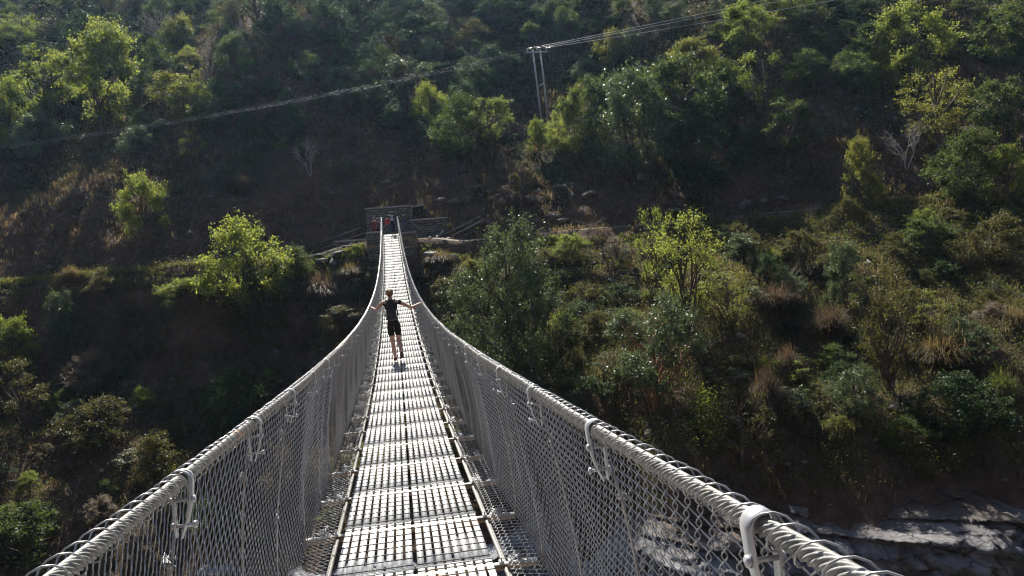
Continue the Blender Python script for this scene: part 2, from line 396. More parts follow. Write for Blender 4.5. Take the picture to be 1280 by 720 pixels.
# ------------------------------------------------------------------ ground
def build_terrain():
    xs = np.concatenate([np.arange(-150, -72, 3), np.arange(-72, 100, .42), np.arange(100, 190, 3)])
    ys = np.concatenate([np.arange(-90, 22, 2.5), np.arange(22, 76, .25), np.arange(76, 140, .5), np.arange(140, 222, 1.6)])
    X, Y = np.meshgrid(xs, ys)
    Z = T(X, Y)
    # undercuts: shove the steep banks around sideways a little
    v = vco(X, Y); s = np.exp(-((v - 69) / 5) ** 4) + np.exp(-((v - 57) / 3) ** 4)
    Yd = Y + s * .35 * noise3(X * .6, Y * .2, Z * 1.2, 9)
    V = np.stack([X, Yd, Z], -1).reshape(-1, 3)
    nx = len(xs); i = (np.arange(len(ys) - 1)[:, None] * nx + np.arange(nx - 1)[None, :])
    F = np.stack([i, i + 1, i + nx + 1, i + nx], -1).reshape(-1, 4)
    o = mesh_obj('hillside', V, F, M['earth'], smooth=False)
    tag(o, kind='structure')
build_terrain()

def build_cliff():
    """broken, tilted grey rock at the foot of the slope"""
    us = np.arange(-48, 70, .11); ws = np.linspace(0, 1, 92)
    U, Wv = np.meshgrid(us, ws)
    v = 37.2 - 6.9 * rmask(U) + Wv * (5.2 + 1.3 * noise2(U * .11, 2.2, 68) + .8 * noise2(U * .5, 4.2, 67) + .4 * noise2(U * 1.7, 4.2, 65))
    y0 = v - .14 * U - 1.1 * noise2(U * .05, 3.3, 5) - .5 * noise2(U * .19, 8.1, 6)
    Z = T(U, y0, False)
    lift = np.clip(np.sin(np.pi * Wv), 0, 1) ** .5 * (1 - .75 * sstep(.45, 1, Wv))
    # strata: tilted saw-tooth ledges + blocks
    q = Z * .95 + U * .20 + .9 * noise2(U * .12, Z * .3, 61)
    saw = (q % 1.0); ledge = .75 * (1 - saw) ** 1.3
    q2 = Z * 2.9 + U * .62 + .5 * noise2(U * .3, Z * .5, 62); ledge2 = .22 * (1 - (q2 % 1.0))
    cv, cd = cells2(U * .30 + .25 * Z, Z * .55 - U * .08, 63)
    cv2, cd2 = cells2(U * .9 + .5 * Z, Z * 1.4 - U * .25, 64)
    d = 1.1 + .55 * cv + ledge + ledge2 + .22 * cv2 - .45 * np.exp(-(cd / .05)) - .18 * np.exp(-(cd2 / .06)) + 1.0 * noise2(U * .12, 5.5, 69) + .55 * np.abs(noise2(U * .55 + Z * .3, Z * 1.5 - U * .2, 70)) + .30 * np.abs(noise2(U * 1.4, Z * 3.4 - U * .5, 71)) + .16 * np.abs(noise2(U * 3.4, Z * 7 - U, 72))
    amt = lift * (.55 + .45 * sstep(-30, -20, U))
    Y = y0 - amt * np.maximum(d, .3)
    Z2 = Z + lift * (.1 + .15 * cv + .10 * cv2 + .1 * (1 - saw)) - .6 * (1 - lift)
    V = np.stack([U, Y, Z2], -1).reshape(-1, 3)
    nx = len(us); i = (np.arange(len(ws) - 1)[:, None] * nx + np.arange(nx - 1)[None, :])
    F = np.stack([i, i + 1, i + nx + 1, i + nx], -1).reshape(-1, 4)
    tag(mesh_obj('cliff', V, F, M['cliff'], smooth=False), kind='structure')
build_cliff()

def build_path():
    xs = np.arange(-75, 95, .5); rows = np.linspace(61.3, 63.9, 8)
    V = []
    for r_ in rows:
        y = r_ - .14 * xs - 1.1 * noise2(xs * .05, 3.3, 5) - .5 * noise2(xs * .19, 8.1, 6)
        V.append(np.stack([xs, y, np.maximum(T(xs, y), -99) + .05 - .04 * abs(r_ - 62.5)], -1))
    V = np.array(V); nx = len(xs)
    i = (np.arange(len(rows) - 1)[:, None] * nx + np.arange(nx - 1)[None, :])
    tag(mesh_obj('path', V.reshape(-1, 3), np.stack([i, i + 1, i + nx + 1, i + nx], -1).reshape(-1, 4), M['path'], smooth=True), kind='structure')
build_path()
wm, nt, ns, ls = new_mat('river_water')
o_ = ns.new('ShaderNodeOutputMaterial'); p_ = N(ns, 'ShaderNodeBsdfPrincipled', Roughness=.08); p_.inputs['Base Color'].default_value = (.05, .09, .08, 1)
nz = N(ns, 'ShaderNodeTexNoise', Scale=.8, Detail=5); bp = N(ns, 'ShaderNodeBump', Strength=.4, Distance=.2); ls.new(nz.outputs['Fac'], bp.inputs['Height']); ls.new(bp.outputs[0], p_.inputs['Normal']); ls.new(p_.outputs[0], o_.inputs['Surface'])
tag(mesh_obj('river', [(-150, 25, -20.3), (190, -20, -20.3), (190, 20, -20.3), (-150, 60, -20.3)], [(0, 1, 2, 3)], wm), kind='structure')

# ------------------------------------------------------------------ bridge
CX = -.038
def dz(y): return -1.671 - .03544 * y + .00225 * y * y
RH, RX = 1.27, .602
Y0, Y1 = -3.0, 60.6
BS, BY0 = 1.1208, 5.0863
bridge = tag(empty('suspension_bridge', (CX, Y1, float(dz(Y1)))), 'long narrow steel footbridge with white grated deck and chain link sides crossing the gorge', 'bridge')
BOFF = np.array([CX, Y1, float(dz(Y1))])
def bl(mb, name, mat, smooth=False, parent=None):
    """build a bridge part given in bridge-axis coordinates (x from the deck centre, world y, world z)"""
    mb.v = [v - np.array([0, BOFF[1], BOFF[2]]) for v in mb.v]
    return mb.build(name, mat, parent or bridge, smooth)
def slope_frame(y):
    s = -.03544 + .0045 * y; a = math.atan(s)
    return np.array([[1, 0, 0], [0, math.cos(a), -math.sin(a)], [0, math.sin(a), math.cos(a)]])

# deck panels: 8 flat slats with round rods laid across, two panels side by side
XL0, XL1, XR0, XR1 = -.522, -.006, .006, .500
def panel_mesh(name, w, L):
    mb = MB(); n = 8; pitch = w / n; sw = pitch * .71
    for i in range(n):
        mb.box((pitch * (i + .5), L / 2, 0), (sw, L - .002, .007))
    rods = MB(); k = 8
    for i in range(k):
        yy = L * (i + .5) / k
        rods.tube([(0.004, yy, .0065), (w - .004, yy, .0065)], .0040, 5)
    mb.box((w / 2, .006, .0045), (w, .004, .010)); mb.box((w / 2, L - .006, .0045), (w, .004, .010))
    def mk(m, nm):
        groups = {}
        for f in m.f: groups.setdefault(f.shape[1], []).append(f)
        me = bpy.data.meshes.new(nm); fill_mesh(me, np.concatenate(m.v), [np.concatenate(g) for g in groups.values()]); return me
    a, b = mk(mb, 'deck_panel'), mk(rods, 'panel_rods')
    a.materials.append(M['deck']); b.materials.append(M['rod'])
    return a, b
PL = BS
pmL = panel_mesh('deck_panel', XL1 - XL0, PL - .006); pmR = panel_mesh('deck_panel', XR1 - XR0, PL - .006)
rest = []
npan = 0
k0 = int(math.floor((Y0 - BY0) / BS)); k1 = int(math.ceil((Y1 - BY0) / BS)) - 1
deck_rest = MB(); rod_rest = MB()
def mesh_np(me):
    v = np.empty(len(me.vertices) * 3); me.vertices.foreach_get('co', v)
    q = [tuple(p.vertices) for p in me.polygons]
    g = {}
    for f in q: g.setdefault(len(f), []).append(f)
    return v.reshape(-1, 3), [np.array(x) for x in g.values()]
cacheL = [mesh_np(m) for m in pmL]; cacheR = [mesh_np(m) for m in pmR]
for k in range(k0, k1):
    ya = BY0 + k * BS + .07; fr = slope_frame(ya + PL / 2)
    for side, (pm, x0, cache) in enumerate(((pmL, XL0, cacheL), (pmR, XR0, cacheR))):
        jz = rnd.uniform(-.003, .003); jr = rnd.uniform(-.003, .003)
        if ya > -1 and ya < 52:
            o = link('deck_panel', pm[0], bridge)
            o.matrix_basis = Matrix.Translation((x0, ya - BOFF[1], dz(ya) + jz - BOFF[2])) @ (Matrix(fr.tolist()).to_4x4() @ Matrix.Rotation(jr, 4, 'Z'))
            if npan < 1 or True:
                r_ = link('panel_rods', pm[1], o)
            npan += 1
        else:
            for (v, fs), mb in zip(cache, (deck_rest, rod_rest)):
                mb.add(v @ fr.T + np.array([x0, ya, float(dz(ya))]), fs)
tag(bl(deck_rest, 'deck_panels', M['deck']), kind='stuff'); tag(bl(rod_rest, 'panel_rods', M['rod']), kind='stuff')

# cross beams with their cable clamps
def beam_mesh():
    mb = MB()
    mb.box((0, 0, -.020), (1.62, .056, .006)); mb.box((0, .025, -.047), (1.62, .006, .048))
    for s in (-1, 1):
        for xx in (.575, .635):
            mb.box((s * xx, 0, -.012), (.03, .06, .022)); mb.tube([(s * xx, 0, -.02), (s * xx, 0, .022)], .007, 6)
        mb.box((s * .74, 0, -.018), (.05, .045, .014)); mb.tube([(s * .745, 0, -.02), (s * .745, 0, .02)], .008, 6)
    g = {}
    for f in mb.f: g.setdefault(f.shape[1], []).append(f)
    me = bpy.data.meshes.new('crossbeam'); fill_mesh(me, np.concatenate(mb.v), [np.concatenate(x) for x in g.values()]); me.materials.append(M['beam']); return me
bmesh_ = beam_mesh()
for k in range(k0, k1 + 1):
    yb = BY0 + k * BS
    if yb < Y0 or yb > Y1: continue
    o = link('crossbeam', bmesh_, bridge)
    o.matrix_basis = Matrix.Translation((rnd.uniform(-.03, .03), yb - BOFF[1], float(dz(yb)) - .002 - BOFF[2])) @ Matrix(slope_frame(yb).tolist()).to_4x4() @ Matrix.Rotation(rnd.uniform(-.012, .012), 4, 'Z')
# load cables under the deck edge
yy = np.arange(Y0, Y1 + .6, .25)
for s in (-1, 1):
    mb = MB(); mb.tube(np.stack([np.full_like(yy, s * .572), yy, dz(yy) - .045], -1), .0135, 10); mb.tube(np.stack([np.full_like(yy, s * .592), yy, dz(yy) - .075], -1), .0135, 8)
    bl(mb, 'load_cable', M['cable'], True)
# handrail cables: lobed, twisted section
for s in (-1, 1):
    mb = MB()
    for (ya, yb, st, n, tw) in ((Y0, 7.0, .007, 48, 36), (6.99, 22, .02, 24, 30), (21.98, Y1 + .8, .08, 10, 0)):
        ys = np.arange(ya, yb, st); end = 1.2 * sstep(57, 61.4, ys)
        P = np.stack([np.full_like(ys, s * RX) + .006 * np.sin(ys * 1.7 + s), ys, dz(ys) + RH - end * .15], -1)
        mb.tube(P, .0138 if tw else .017, n, twist=tw * s, lobes=8 if tw else 0, lobe_amp=.34, cap=False)
    bl(mb, 'handrail_cable', M['cable'], True)

# chain link nets
def net_surface(s, y, t):
    """t = 0 at the rail .. 1 at the deck edge; returns points of the sagging net"""
    bulge = .050 * np.sin(np.pi * t) + .030 * noise2(y * .9, t * 1.3, 71 + s) * np.sin(np.pi * np.clip(t * .93 + .04, 0, 1)) + .016 * noise2(y * 3.1, t * 2, 75 + s) * np.sin(np.pi * np.clip(t, 0, 1))
    k = np.clip(t / .86, 0, 1); c = np.clip((t - .86) / .14, 0, 1)     # hangs to the beam ends, then turns in to the deck edge
    x = s * ((RX + .012) * (1 - k) + .745 * k + bulge * .8 * (1 - c) - .16 * c ** 1.2)
    z = dz(y) + RH * (1 - k) + .045 * np.sin(np.pi * .5 * k) * (1 - c) + .012 * noise2(y * 2.3, t * 3, 79) * c + .012
    yv = y + .02 * noise2(y * .8, t * 2.2, 77 + s)
    return np.stack([x, yv, z], -1)
def net_part(s, ya, yb, sides, curved, name='chain_link_net'):
    a = .038; nseg = 36
    n = int(round((yb - ya) / a)); I = np.arange(n); par = I % 2
    base = ya + I * a
    V = []; F = []
    if curved:
        sub = 5; J = np.arange(nseg * sub + 1) / sub
        tri = np.abs(((J + 1) % 2) - 1)             # 0..1 zigzag
        sm = tri * tri * (3 - 2 * tri); zig = .45 * sm + .55 * tri
        dep = .0058 * np.cos(np.pi * J)              # in / out of the net plane
    else:
        J = np.arange(nseg + 1) * 1.; zig = np.abs(((J + 1) % 2) - 1); dep = .001 * np.cos(np.pi * J)
    zz = np.where(par[:, None] == 0, zig[None, :], 1 - zig[None, :])
    over = .10 if curved else .02
    yw = base[:, None] + (zz * (1 + over) - over / 2) * a
    tt = np.broadcast_to(J / nseg, yw.shape)
    P = net_surface(s, yw, tt)
    P[..., 0] += np.where(par[:, None] == 0, 1, -1) * dep * (1 if curved else 1)
    m = P.shape[1]
    t = np.gradient(P, axis=1); t /= np.linalg.norm(t, axis=2)[..., None]
    A = np.zeros_like(P); A[..., 0] = 1
    A -= (A * t).sum(-1)[..., None] * t; A /= np.linalg.norm(A, axis=2)[..., None]
    B = np.cross(t, A)
    th = np.arange(sides) * 2 * np.pi / sides + .5
    r = .0018 if curved else .0019
    Q = P[:, :, None, :] + r * (np.cos(th)[None, None, :, None] * A[:, :, None, :] + np.sin(th)[None, None, :, None] * B[:, :, None, :])
    idx = (np.arange(n)[:, None, None] * m + np.arange(m - 1)[None, :, None]) * sides
    c = np.arange(sides)[None, None, :]; d = (c + 1) % sides
    F = np.stack([idx + c, idx + d, idx + d + sides, idx + c + sides], -1).reshape(-1, 4)
    mb = MB(); mb.add(Q.reshape(-1, 3), F)
    # loops that lace the net over the rail cable
    lo = ya
    while lo < yb:
        L_ = .076; k = 12 if curved else 5
        u = np.linspace(-.15, 1.12, k)
        ang = np.pi * (1.15 - 1.45 * u)
        rr = .0275 + rnd.uniform(0, .004)
        pts = np.stack([s * RX + s * rr * np.cos(ang) * -1, lo + (u - .5) * L_ * 1.1 + rnd.uniform(-.006, .006), dz(lo) + RH + rr * np.sin(ang) + .002], -1)
        mb.tube(pts, .0021, sides if curved else 3, cap=False)
        lo += L_ + rnd.uniform(-.008, .008)
    return mb
for s in (-1, 1):
    # one continuous net per side; the near metres carry the knuckles of each wire
    near = net_part(s, -1.0, 8.0, 5, True); far = net_part(s, 8.0, Y1 - .4, 3, False)
    near.v += far.v; near.f += [f + near.n for f in far.f]; near.n += far.n
    bl(near, 'chain_link_net', M['wire'], True)

# suspender rods and the strap clamps that hang them from the rail
def clamp_mesh():
    mb = MB(); w = .045
    th = np.linspace(-.30 * np.pi, 1.0 * np.pi, 14); r = .027
    prof = [(r * math.cos(t), r * math.sin(t)) for t in th]
    prof = [(.020, -.155), (.022, -.05)] + prof + [(-.022, -.06), (-.012, -.105), (.010, -.16)]
    # strap as a swept plate
    P = np.array(prof); wd = np.full(len(P), w); wd[0] = .030; wd[1] = .036; wd[-1] = .024; wd[-2] = .032
    t = np.gradient(P, axis=0); t /= np.linalg.norm(t, axis=1)[:, None]; nn = np.stack([t[:, 1], -t[:, 0]], -1); th_ = .0028
    V = []
    for p, n_, ww in zip(P, nn, wd):
        for sx in (-1, 1):
            for sn in (0, 1): V.append((p[0] + n_[0] * th_ * sn, sx * ww / 2, p[1] + n_[1] * th_ * sn))
    F = []
    for i in range(len(P) - 1):
        a = i * 4; b = a + 4
        F += [(a, b, b + 1, a + 1), (a + 2, a + 3, b + 3, b + 2), (a, a + 2, b + 2, b), (a + 1, b + 1, b + 3, a + 3)]
    F += [(0, 1, 3, 2), (len(V) - 4, len(V) - 2, len(V) - 1, len(V) - 3)]
    mb.add(V, np.array(F))
    for zz in (-.055, -.125):
        mb.tube([(-.030, 0, zz), (.030, 0, zz)], .005, 8)
        mb.tube([(-.034, 0, zz), (-.026, 0, zz)], .011, 6); mb.tube([(.026, 0, zz), (.034, 0, zz)], .011, 6)
    g = {}
    for f in mb.f: g.setdefault(f.shape[1], []).append(f)
    me = bpy.data.meshes.new('rail_clamp'); fill_mesh(me, np.concatenate(mb.v), [np.concatenate(x) for x in g.values()]); me.materials.append(M['zinc'])
    md = None
    return me
cm_ = clamp_mesh()
far_c = MB(); far_r = MB(); cv_, cf_ = mesh_np(cm_)
for s in (-1, 1):
    for k in range(k0, k1 + 1):
        yc = BY0 + k * BS - .50 + (.02 if s > 0 else -.02)
        if not (-1.5 < yc < Y1 - 1): continue
        if yc < 46:
            o = link('rail_clamp', cm_, bridge)
            o.matrix_basis = Matrix.Translation((s * RX, yc - BOFF[1], float(dz(yc)) + RH - BOFF[2])) @ Matrix.Diagonal((s, 1, 1, 1)) @ Matrix.Rotation(rnd.uniform(-.08, .08), 4, 'X')
        else: far_c.add(cv_ * [s, 1, 1] + [s * RX, yc, float(dz(yc)) + RH], cf_)
        mb = MB() if yc < 46 else far_r; t = np.linspace(.08, .86, 9)
        P = net_surface(s, np.full_like(t, yc), t); P[:, 0] -= s * .006; P[:, 1] = yc + .06 * t ** 2
        P[-1, 0] = s * .75
        mb.tube(P, .0045, 6)
        if yc < 30:      # twisted tie wire knots
            for tq in (.16, .17, .5, .84):
                q = net_surface(s, np.array([yc]), np.array([tq]))[0]
                for _ in range(2):
                    pts = [q + np.array([rnd.uniform(-.016, .016), rnd.uniform(-.025, .025), rnd.uniform(-.03, .03)]) for _ in range(6)]
                    mb.tube(pts, .0018, 4)
        if yc < 46: bl(mb, 'suspender_rod', M['wire'], True)
tag(bl(far_c, 'rail_clamps', M['zinc']), kind='stuff'); tag(bl(far_r, 'suspender_rods', M['wire'], True), kind='stuff')
# knots of tie wire on the cross beam ends
knots = []
for q in range(4):
    mb = MB(); pts = [np.array([rnd.uniform(-.05, .05), rnd.uniform(-.09, .09), rnd.uniform(.0, .06)]) for _ in range(26)]
    mb.tube(pts, .0023, 4, cap=False); me = bpy.data.meshes.new('tie_wire'); fill_mesh(me, mb.v[0], np.concatenate(mb.f)); me.materials.append(M['zinc']); knots.append(me)
for o in [o for o in bridge.children if o.name.startswith('crossbeam')]:
    for s in (-1, 1):
        t = link('tie_wire', rnd.choice(knots), o, (s * rnd.uniform(.60, .74), 0, -.005)); t.rotation_euler[2] = rnd.choice((0, math.pi))

# ------------------------------------------------------------------ vegetation
def leaf_quads(C, size, up_bias=.3, aspect=.55, rg=rng):
    """rhombic leaves around centres C"""
    n = len(C); d = rg.normal(size=(n, 3)); d[:, 2] -= .15; d /= np.linalg.norm(d, axis=1)[:, None]
    nn = rg.normal(size=(n, 3)); nn[:, 2] += up_bias * 3; nn -= (nn * d).sum(1)[:, None] * d; nn /= np.linalg.norm(nn, axis=1)[:, None]
    sd = np.cross(d, nn); s = np.broadcast_to(size, (n,)) * rg.uniform(.6, 1.35, n)
    h = s[:, None] / 2; w = h * aspect
    P = np.stack([C - d * h, C + sd * w - d * h * .1 + nn * h * .12, C + d * h, C - sd * w - d * h * .1 + nn * h * .12], 1)
    F = np.arange(n * 4).reshape(n, 4)
    return P.reshape(-1, 3), F

def branch_pts(p0, p1, bend, n=6, rg=rng):
    t = np.linspace(0, 1, n)[:, None]; b = rg.normal(size=3) * bend
    return p0 * (1 - t) + p1 * t + np.sin(np.pi * t) * b

def tree_meshes(h, w, nleaf, leaf, clumps, trunk_h=.35, base_low=.15, tight=.13, skew=(0, 0), seed=0, trunk_r=None, open_=.0, topheavy=0.):
    """crown of height ~h and width w standing on a trunk; returns numpy crown and trunk"""
    rg = np.random.default_rng(seed)
    K = clumps
    cc = []
    tries = 0
    while len(cc) < K and tries < 5000:
        tries += 1
        u = rg.normal(size=3); u /= np.linalg.norm(u); rr = rg.uniform(.35, 1) ** .6
        zr = (u[2] * rr * .5 + .5)
        z = h * (base_low + (1 - base_low) * zr)
        wid = 1 - .35 * abs(zr - .45 - topheavy * .3) * 2 * (1 if zr > .45 else .5)
        p = np.array([u[0] * rr * w / 2 * wid, u[1] * rr * w / 2 * wid, z])
        p[:2] += np.array(skew) * zr
        if open_ and noise3(p[0] / w * 3, p[1] / w * 3, p[2] / h * 3, seed) < open_ * .5 - .3: continue
        cc.append(p)
    cc = np.array(cc)
    sz = rg.uniform(.55, 1.35, len(cc))
    pr = sz ** 2; pr /= pr.sum()
    tw_n = 16                                  # twigs per clump, leaves strung along them
    idx = rg.choice(len(cc), nleaf, p=pr)
    td = rg.normal(size=(len(cc), tw_n, 3)); td[..., 2] += .35; td /= np.linalg.norm(td, axis=2)[..., None]
    td += (cc - [0, 0, h * .35])[:, None, :] / max(h, w) * .9
    tl_ = rg.uniform(.6, 1.75, (len(cc), tw_n))
    ti = rg.integers(0, tw_n, nleaf); tt_ = rg.uniform(0.05, 1, nleaf) ** .75
    C = cc[idx] + td[idx, ti] * (tl_[idx, ti] * tt_ * tight * w * sz[idx])[:, None] * [1, 1, .8] + rg.normal(size=(nleaf, 3)) * (tight * w * sz[idx] * .16)[:, None]
    C[:, 2] -= .25 * tight * w * tt_ ** 2
    # stragglers
    k = nleaf // 12; C[:k] += rg.normal(size=(k, 3)) * w * .05
    V, F = leaf_quads(C, leaf, .35, .6, rg)
    tb = MB(); r0 = trunk_r or max(.05, h * .022)
    top = np.array([skew[0] * .8 + rg.normal() * w * .03, skew[1] * .8, h * .78])
    tp = branch_pts(np.array([0, 0, -.35]), top, w * .04, 9, rg)
    tb.tube(tp, np.linspace(r0, r0 * .2, 9), 7)
    order = rg.permutation(len(cc))[:min(len(cc), 22)]
    for j in order:
        c = cc[j]; f = np.clip(c[2] / h - rg.uniform(.15, .4), .08, .75)
        k_ = f / .78 * 8; a_ = tp[min(int(k_), 7)]
        bp_ = branch_pts(a_, c, w * .05, 6, rg); tb.tube(bp_, np.linspace(r0 * .45, r0 * .1, 6), 4, cap=False)
        for _ in range(2):
            m_ = bp_[rg.integers(2, 5)]; e = m_ + (c - a_) * .3 + rg.normal(size=3) * w * .09
            tb.tube([m_, (m_ + e) / 2 + rg.normal(size=3) * w * .015, e], [r0 * .2, r0 * .14, r0 * .06], 3, cap=False)
    return (V, F), tb

class Proto: pass
protos = {}
def make_proto(name, mat, **kw):
    kw.setdefault('seed', zlib.crc32(name.encode()) % 9999)
    (V, F), tb = tree_meshes(**kw)
    p = Proto(); p.h = kw['h']; p.w = kw['w']
    me = bpy.data.meshes.new('crown'); fill_mesh(me, V, F); me.materials.append(mat); p.crown = me
    g = {}
    for f in tb.f: g.setdefault(f.shape[1], []).append(f)
    me2 = bpy.data.meshes.new('trunk'); fill_mesh(me2, np.concatenate(tb.v), [np.concatenate(x) for x in g.values()], True); me2.materials.append(M['bark']); p.trunk = me2
    protos[name] = p
    return p
def recolour(name, src, mat):
    """the same crown shape in another foliage colour"""
    p = Proto(); s = protos[src]; p.h = s.h; p.w = s.w; p.trunk = s.trunk
    p.crown = s.crown.copy(); p.crown.materials.clear(); p.crown.materials.append(mat); protos[name] = p
# far-slope shapes (unit sizes scaled when placed)
make_proto('bushA', LG['green'], h=5, w=6, nleaf=15000, leaf=.16, clumps=60, base_low=.04, tight=.10)
make_proto('bushB', LG['green'], h=6, w=5.5, nleaf=12000, leaf=.16, clumps=44, base_low=.06, open_=.6, tight=.11)
make_proto('treeA', LG['green'], h=8, w=6.5, nleaf=17000, leaf=.18, clumps=60, base_low=.2, open_=.5, topheavy=.3, tight=.10)
make_proto('treeB', LG['green'], h=9, w=5, nleaf=11000, leaf=.165, clumps=40, base_low=.2, open_=.8, tight=.12)
make_proto('spindly', LG['green'], h=7, w=4.2, nleaf=3600, leaf=.125, clumps=30, base_low=.2, tight=.10, open_=.6)
make_proto('big', LG['green'], h=7.5, w=7.6, nleaf=38000, leaf=.13, clumps=130, base_low=.02, tight=.075)
make_proto('silver', LG['green'], h=8, w=7, nleaf=18000, leaf=.145, clumps=60, base_low=.2, open_=.6, tight=.09)
make_proto('sparse', LG['green'], h=9, w=5, nleaf=6500, leaf=.125, clumps=60, base_low=.15, open_=.7, tight=.11)
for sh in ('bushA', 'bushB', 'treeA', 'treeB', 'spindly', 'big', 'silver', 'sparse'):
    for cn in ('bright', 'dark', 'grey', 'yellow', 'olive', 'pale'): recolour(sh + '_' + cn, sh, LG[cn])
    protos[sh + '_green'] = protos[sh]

placed = []
def put_tree(name, proto, P, h, w, label, cat, group=None, rz=None, bark=None, sink=.15):
    p = protos[proto]
    rz = rnd.uniform(0, 6.28) if rz is None else rz
    e = empty(name, (float(P[0]), float(P[1]), float(P[2]) - sink), rz)
    e.scale = (w / p.w, w / p.w * rnd.uniform(.9, 1.1), h / p.h)
    c = link('crown', p.crown, e); t = link('trunk', p.trunk, e)
    if bark:
        t.data = p.trunk.copy(); t.data.materials.clear(); t.data.materials.append(bark)
    tag(e, label, cat, group)
    placed.append((P[0], P[1], w))
    return e
def at_px(px, py_base, py_top, wpx):
    """ground point under a plant seen in the photograph, with its height and width in metres"""
    P = hit(px, py_base)
    d = float(P @ CF)
    return P, (py_base - py_top) * d / FPX, wpx * d / FPX

def bare_tree(name, P, h, w, mat, label, cat, seed, group=None, depth=5, r0=None):
    rg = np.random.default_rng(seed); mb = MB(); r0 = r0 or h * .02
    def rec(p, d, L, r, k):
        e = p + d * L; mid = (p + e) / 2 + rg.normal(size=3) * L * .07
        mb.tube([p, mid, e], [r, r * .85, r * .65], 5 if k > 2 else 3, cap=False)
        if k == 0: return
        for _ in range(3 if k > 1 else 2):
            nd = d + rg.normal(size=3) * .48; nd[2] = abs(nd[2]) * .8 + .12; nd /= np.linalg.norm(nd)
            rec(e if rg.random() < .7 else mid, nd, L * rg.uniform(.6, .86), r * .58, k - 1)
    for _ in range(2):
        d = rg.normal(size=3) * .28; d[2] = 1; d /= np.linalg.norm(d)
        rec(np.array([0, 0, -.2]), d, h * .27, r0, depth)
    V = np.concatenate(mb.v); V[:, :2] *= w / (np.ptp(V[:, 0]) + 1e-6); V[:, 2] *= h / V[:, 2].max(); mb.v = [V]
    f3 = mb.f; mb.n = 0
    o = mb.build(name, mat, None, True, (float(P[0]), float(P[1]), float(P[2])))
    return tag(o, label, cat, group)

def tuft_mesh(seed, n=1000, h=1.0, w=1.0, droop=.8, mat=None):
    rg = np.random.default_rng(seed); V = []; F = []
    a = rg.uniform(0, 6.283, n); ln = rg.uniform(.5, 1, n) * h; lean = rg.uniform(.1, 1, n) ** .8
    base = rg.normal(size=(n, 2)) * w * .10
    k = 5; t = np.linspace(0, 1, k)
    rad = lean[:, None] * w * .5 * t[None, :] ** 1.3
    z = ln[:, None] * (t[None, :] - droop * lean[:, None] * t[None, :] ** 3)
    X = base[:, :1] + np.cos(a)[:, None] * rad; Y = base[:, 1:] + np.sin(a)[:, None] * rad
    wd = .0034 * h * (1 - t * .7) + .0012
    sx = -np.sin(a)[:, None] * wd[None, :]; sy = np.cos(a)[:, None] * wd[None, :]
    L = np.stack([X + sx, Y + sy, z], -1); Rr = np.stack([X - sx, Y - sy, z], -1)
    V = np.concatenate([L, Rr], 1).reshape(-1, 3)
    i = np.arange(n)[:, None] * 2 * k + np.arange(k - 1)[None, :]
    F = np.stack([i, i + 1, i + k + 1, i + k], -1).reshape(-1, 4)
    me = bpy.data.meshes.new('grass_tuft'); fill_mesh(me, V, F); me.materials.append(mat); return me

def rock_mesh(seed, mat, flat=.6):
    rg = np.random.default_rng(seed); bm = bmesh.new(); bmesh.ops.create_icosphere(bm, subdivisions=3, radius=.5)
    V = np.array([v.co[:] for v in bm.verts])
    for _ in range(9):      # chop with planes for an angular block
        n = rg.normal(size=3); n /= np.linalg.norm(n); d = rg.uniform(.24, .4)
        e = V @ n - d; V = V - np.where(e > 0, e, 0)[:, None] * n
    V += .03 * np.stack([noise3(V[:, 0] * 5, V[:, 1] * 5, V[:, 2] * 5, seed + q) for q in range(3)], -1)
    V[:, 2] *= flat
    for v, c in zip(bm.verts, V): v.co = c
    me = bpy.data.meshes.new('boulder'); bm.to_mesh(me); bm.free(); me.materials.append(mat); return me
rocks = [rock_mesh(s, M['stone'], f) for s, f in ((1, .7), (2, .5), (3, .8), (4, .35), (5, .6))]
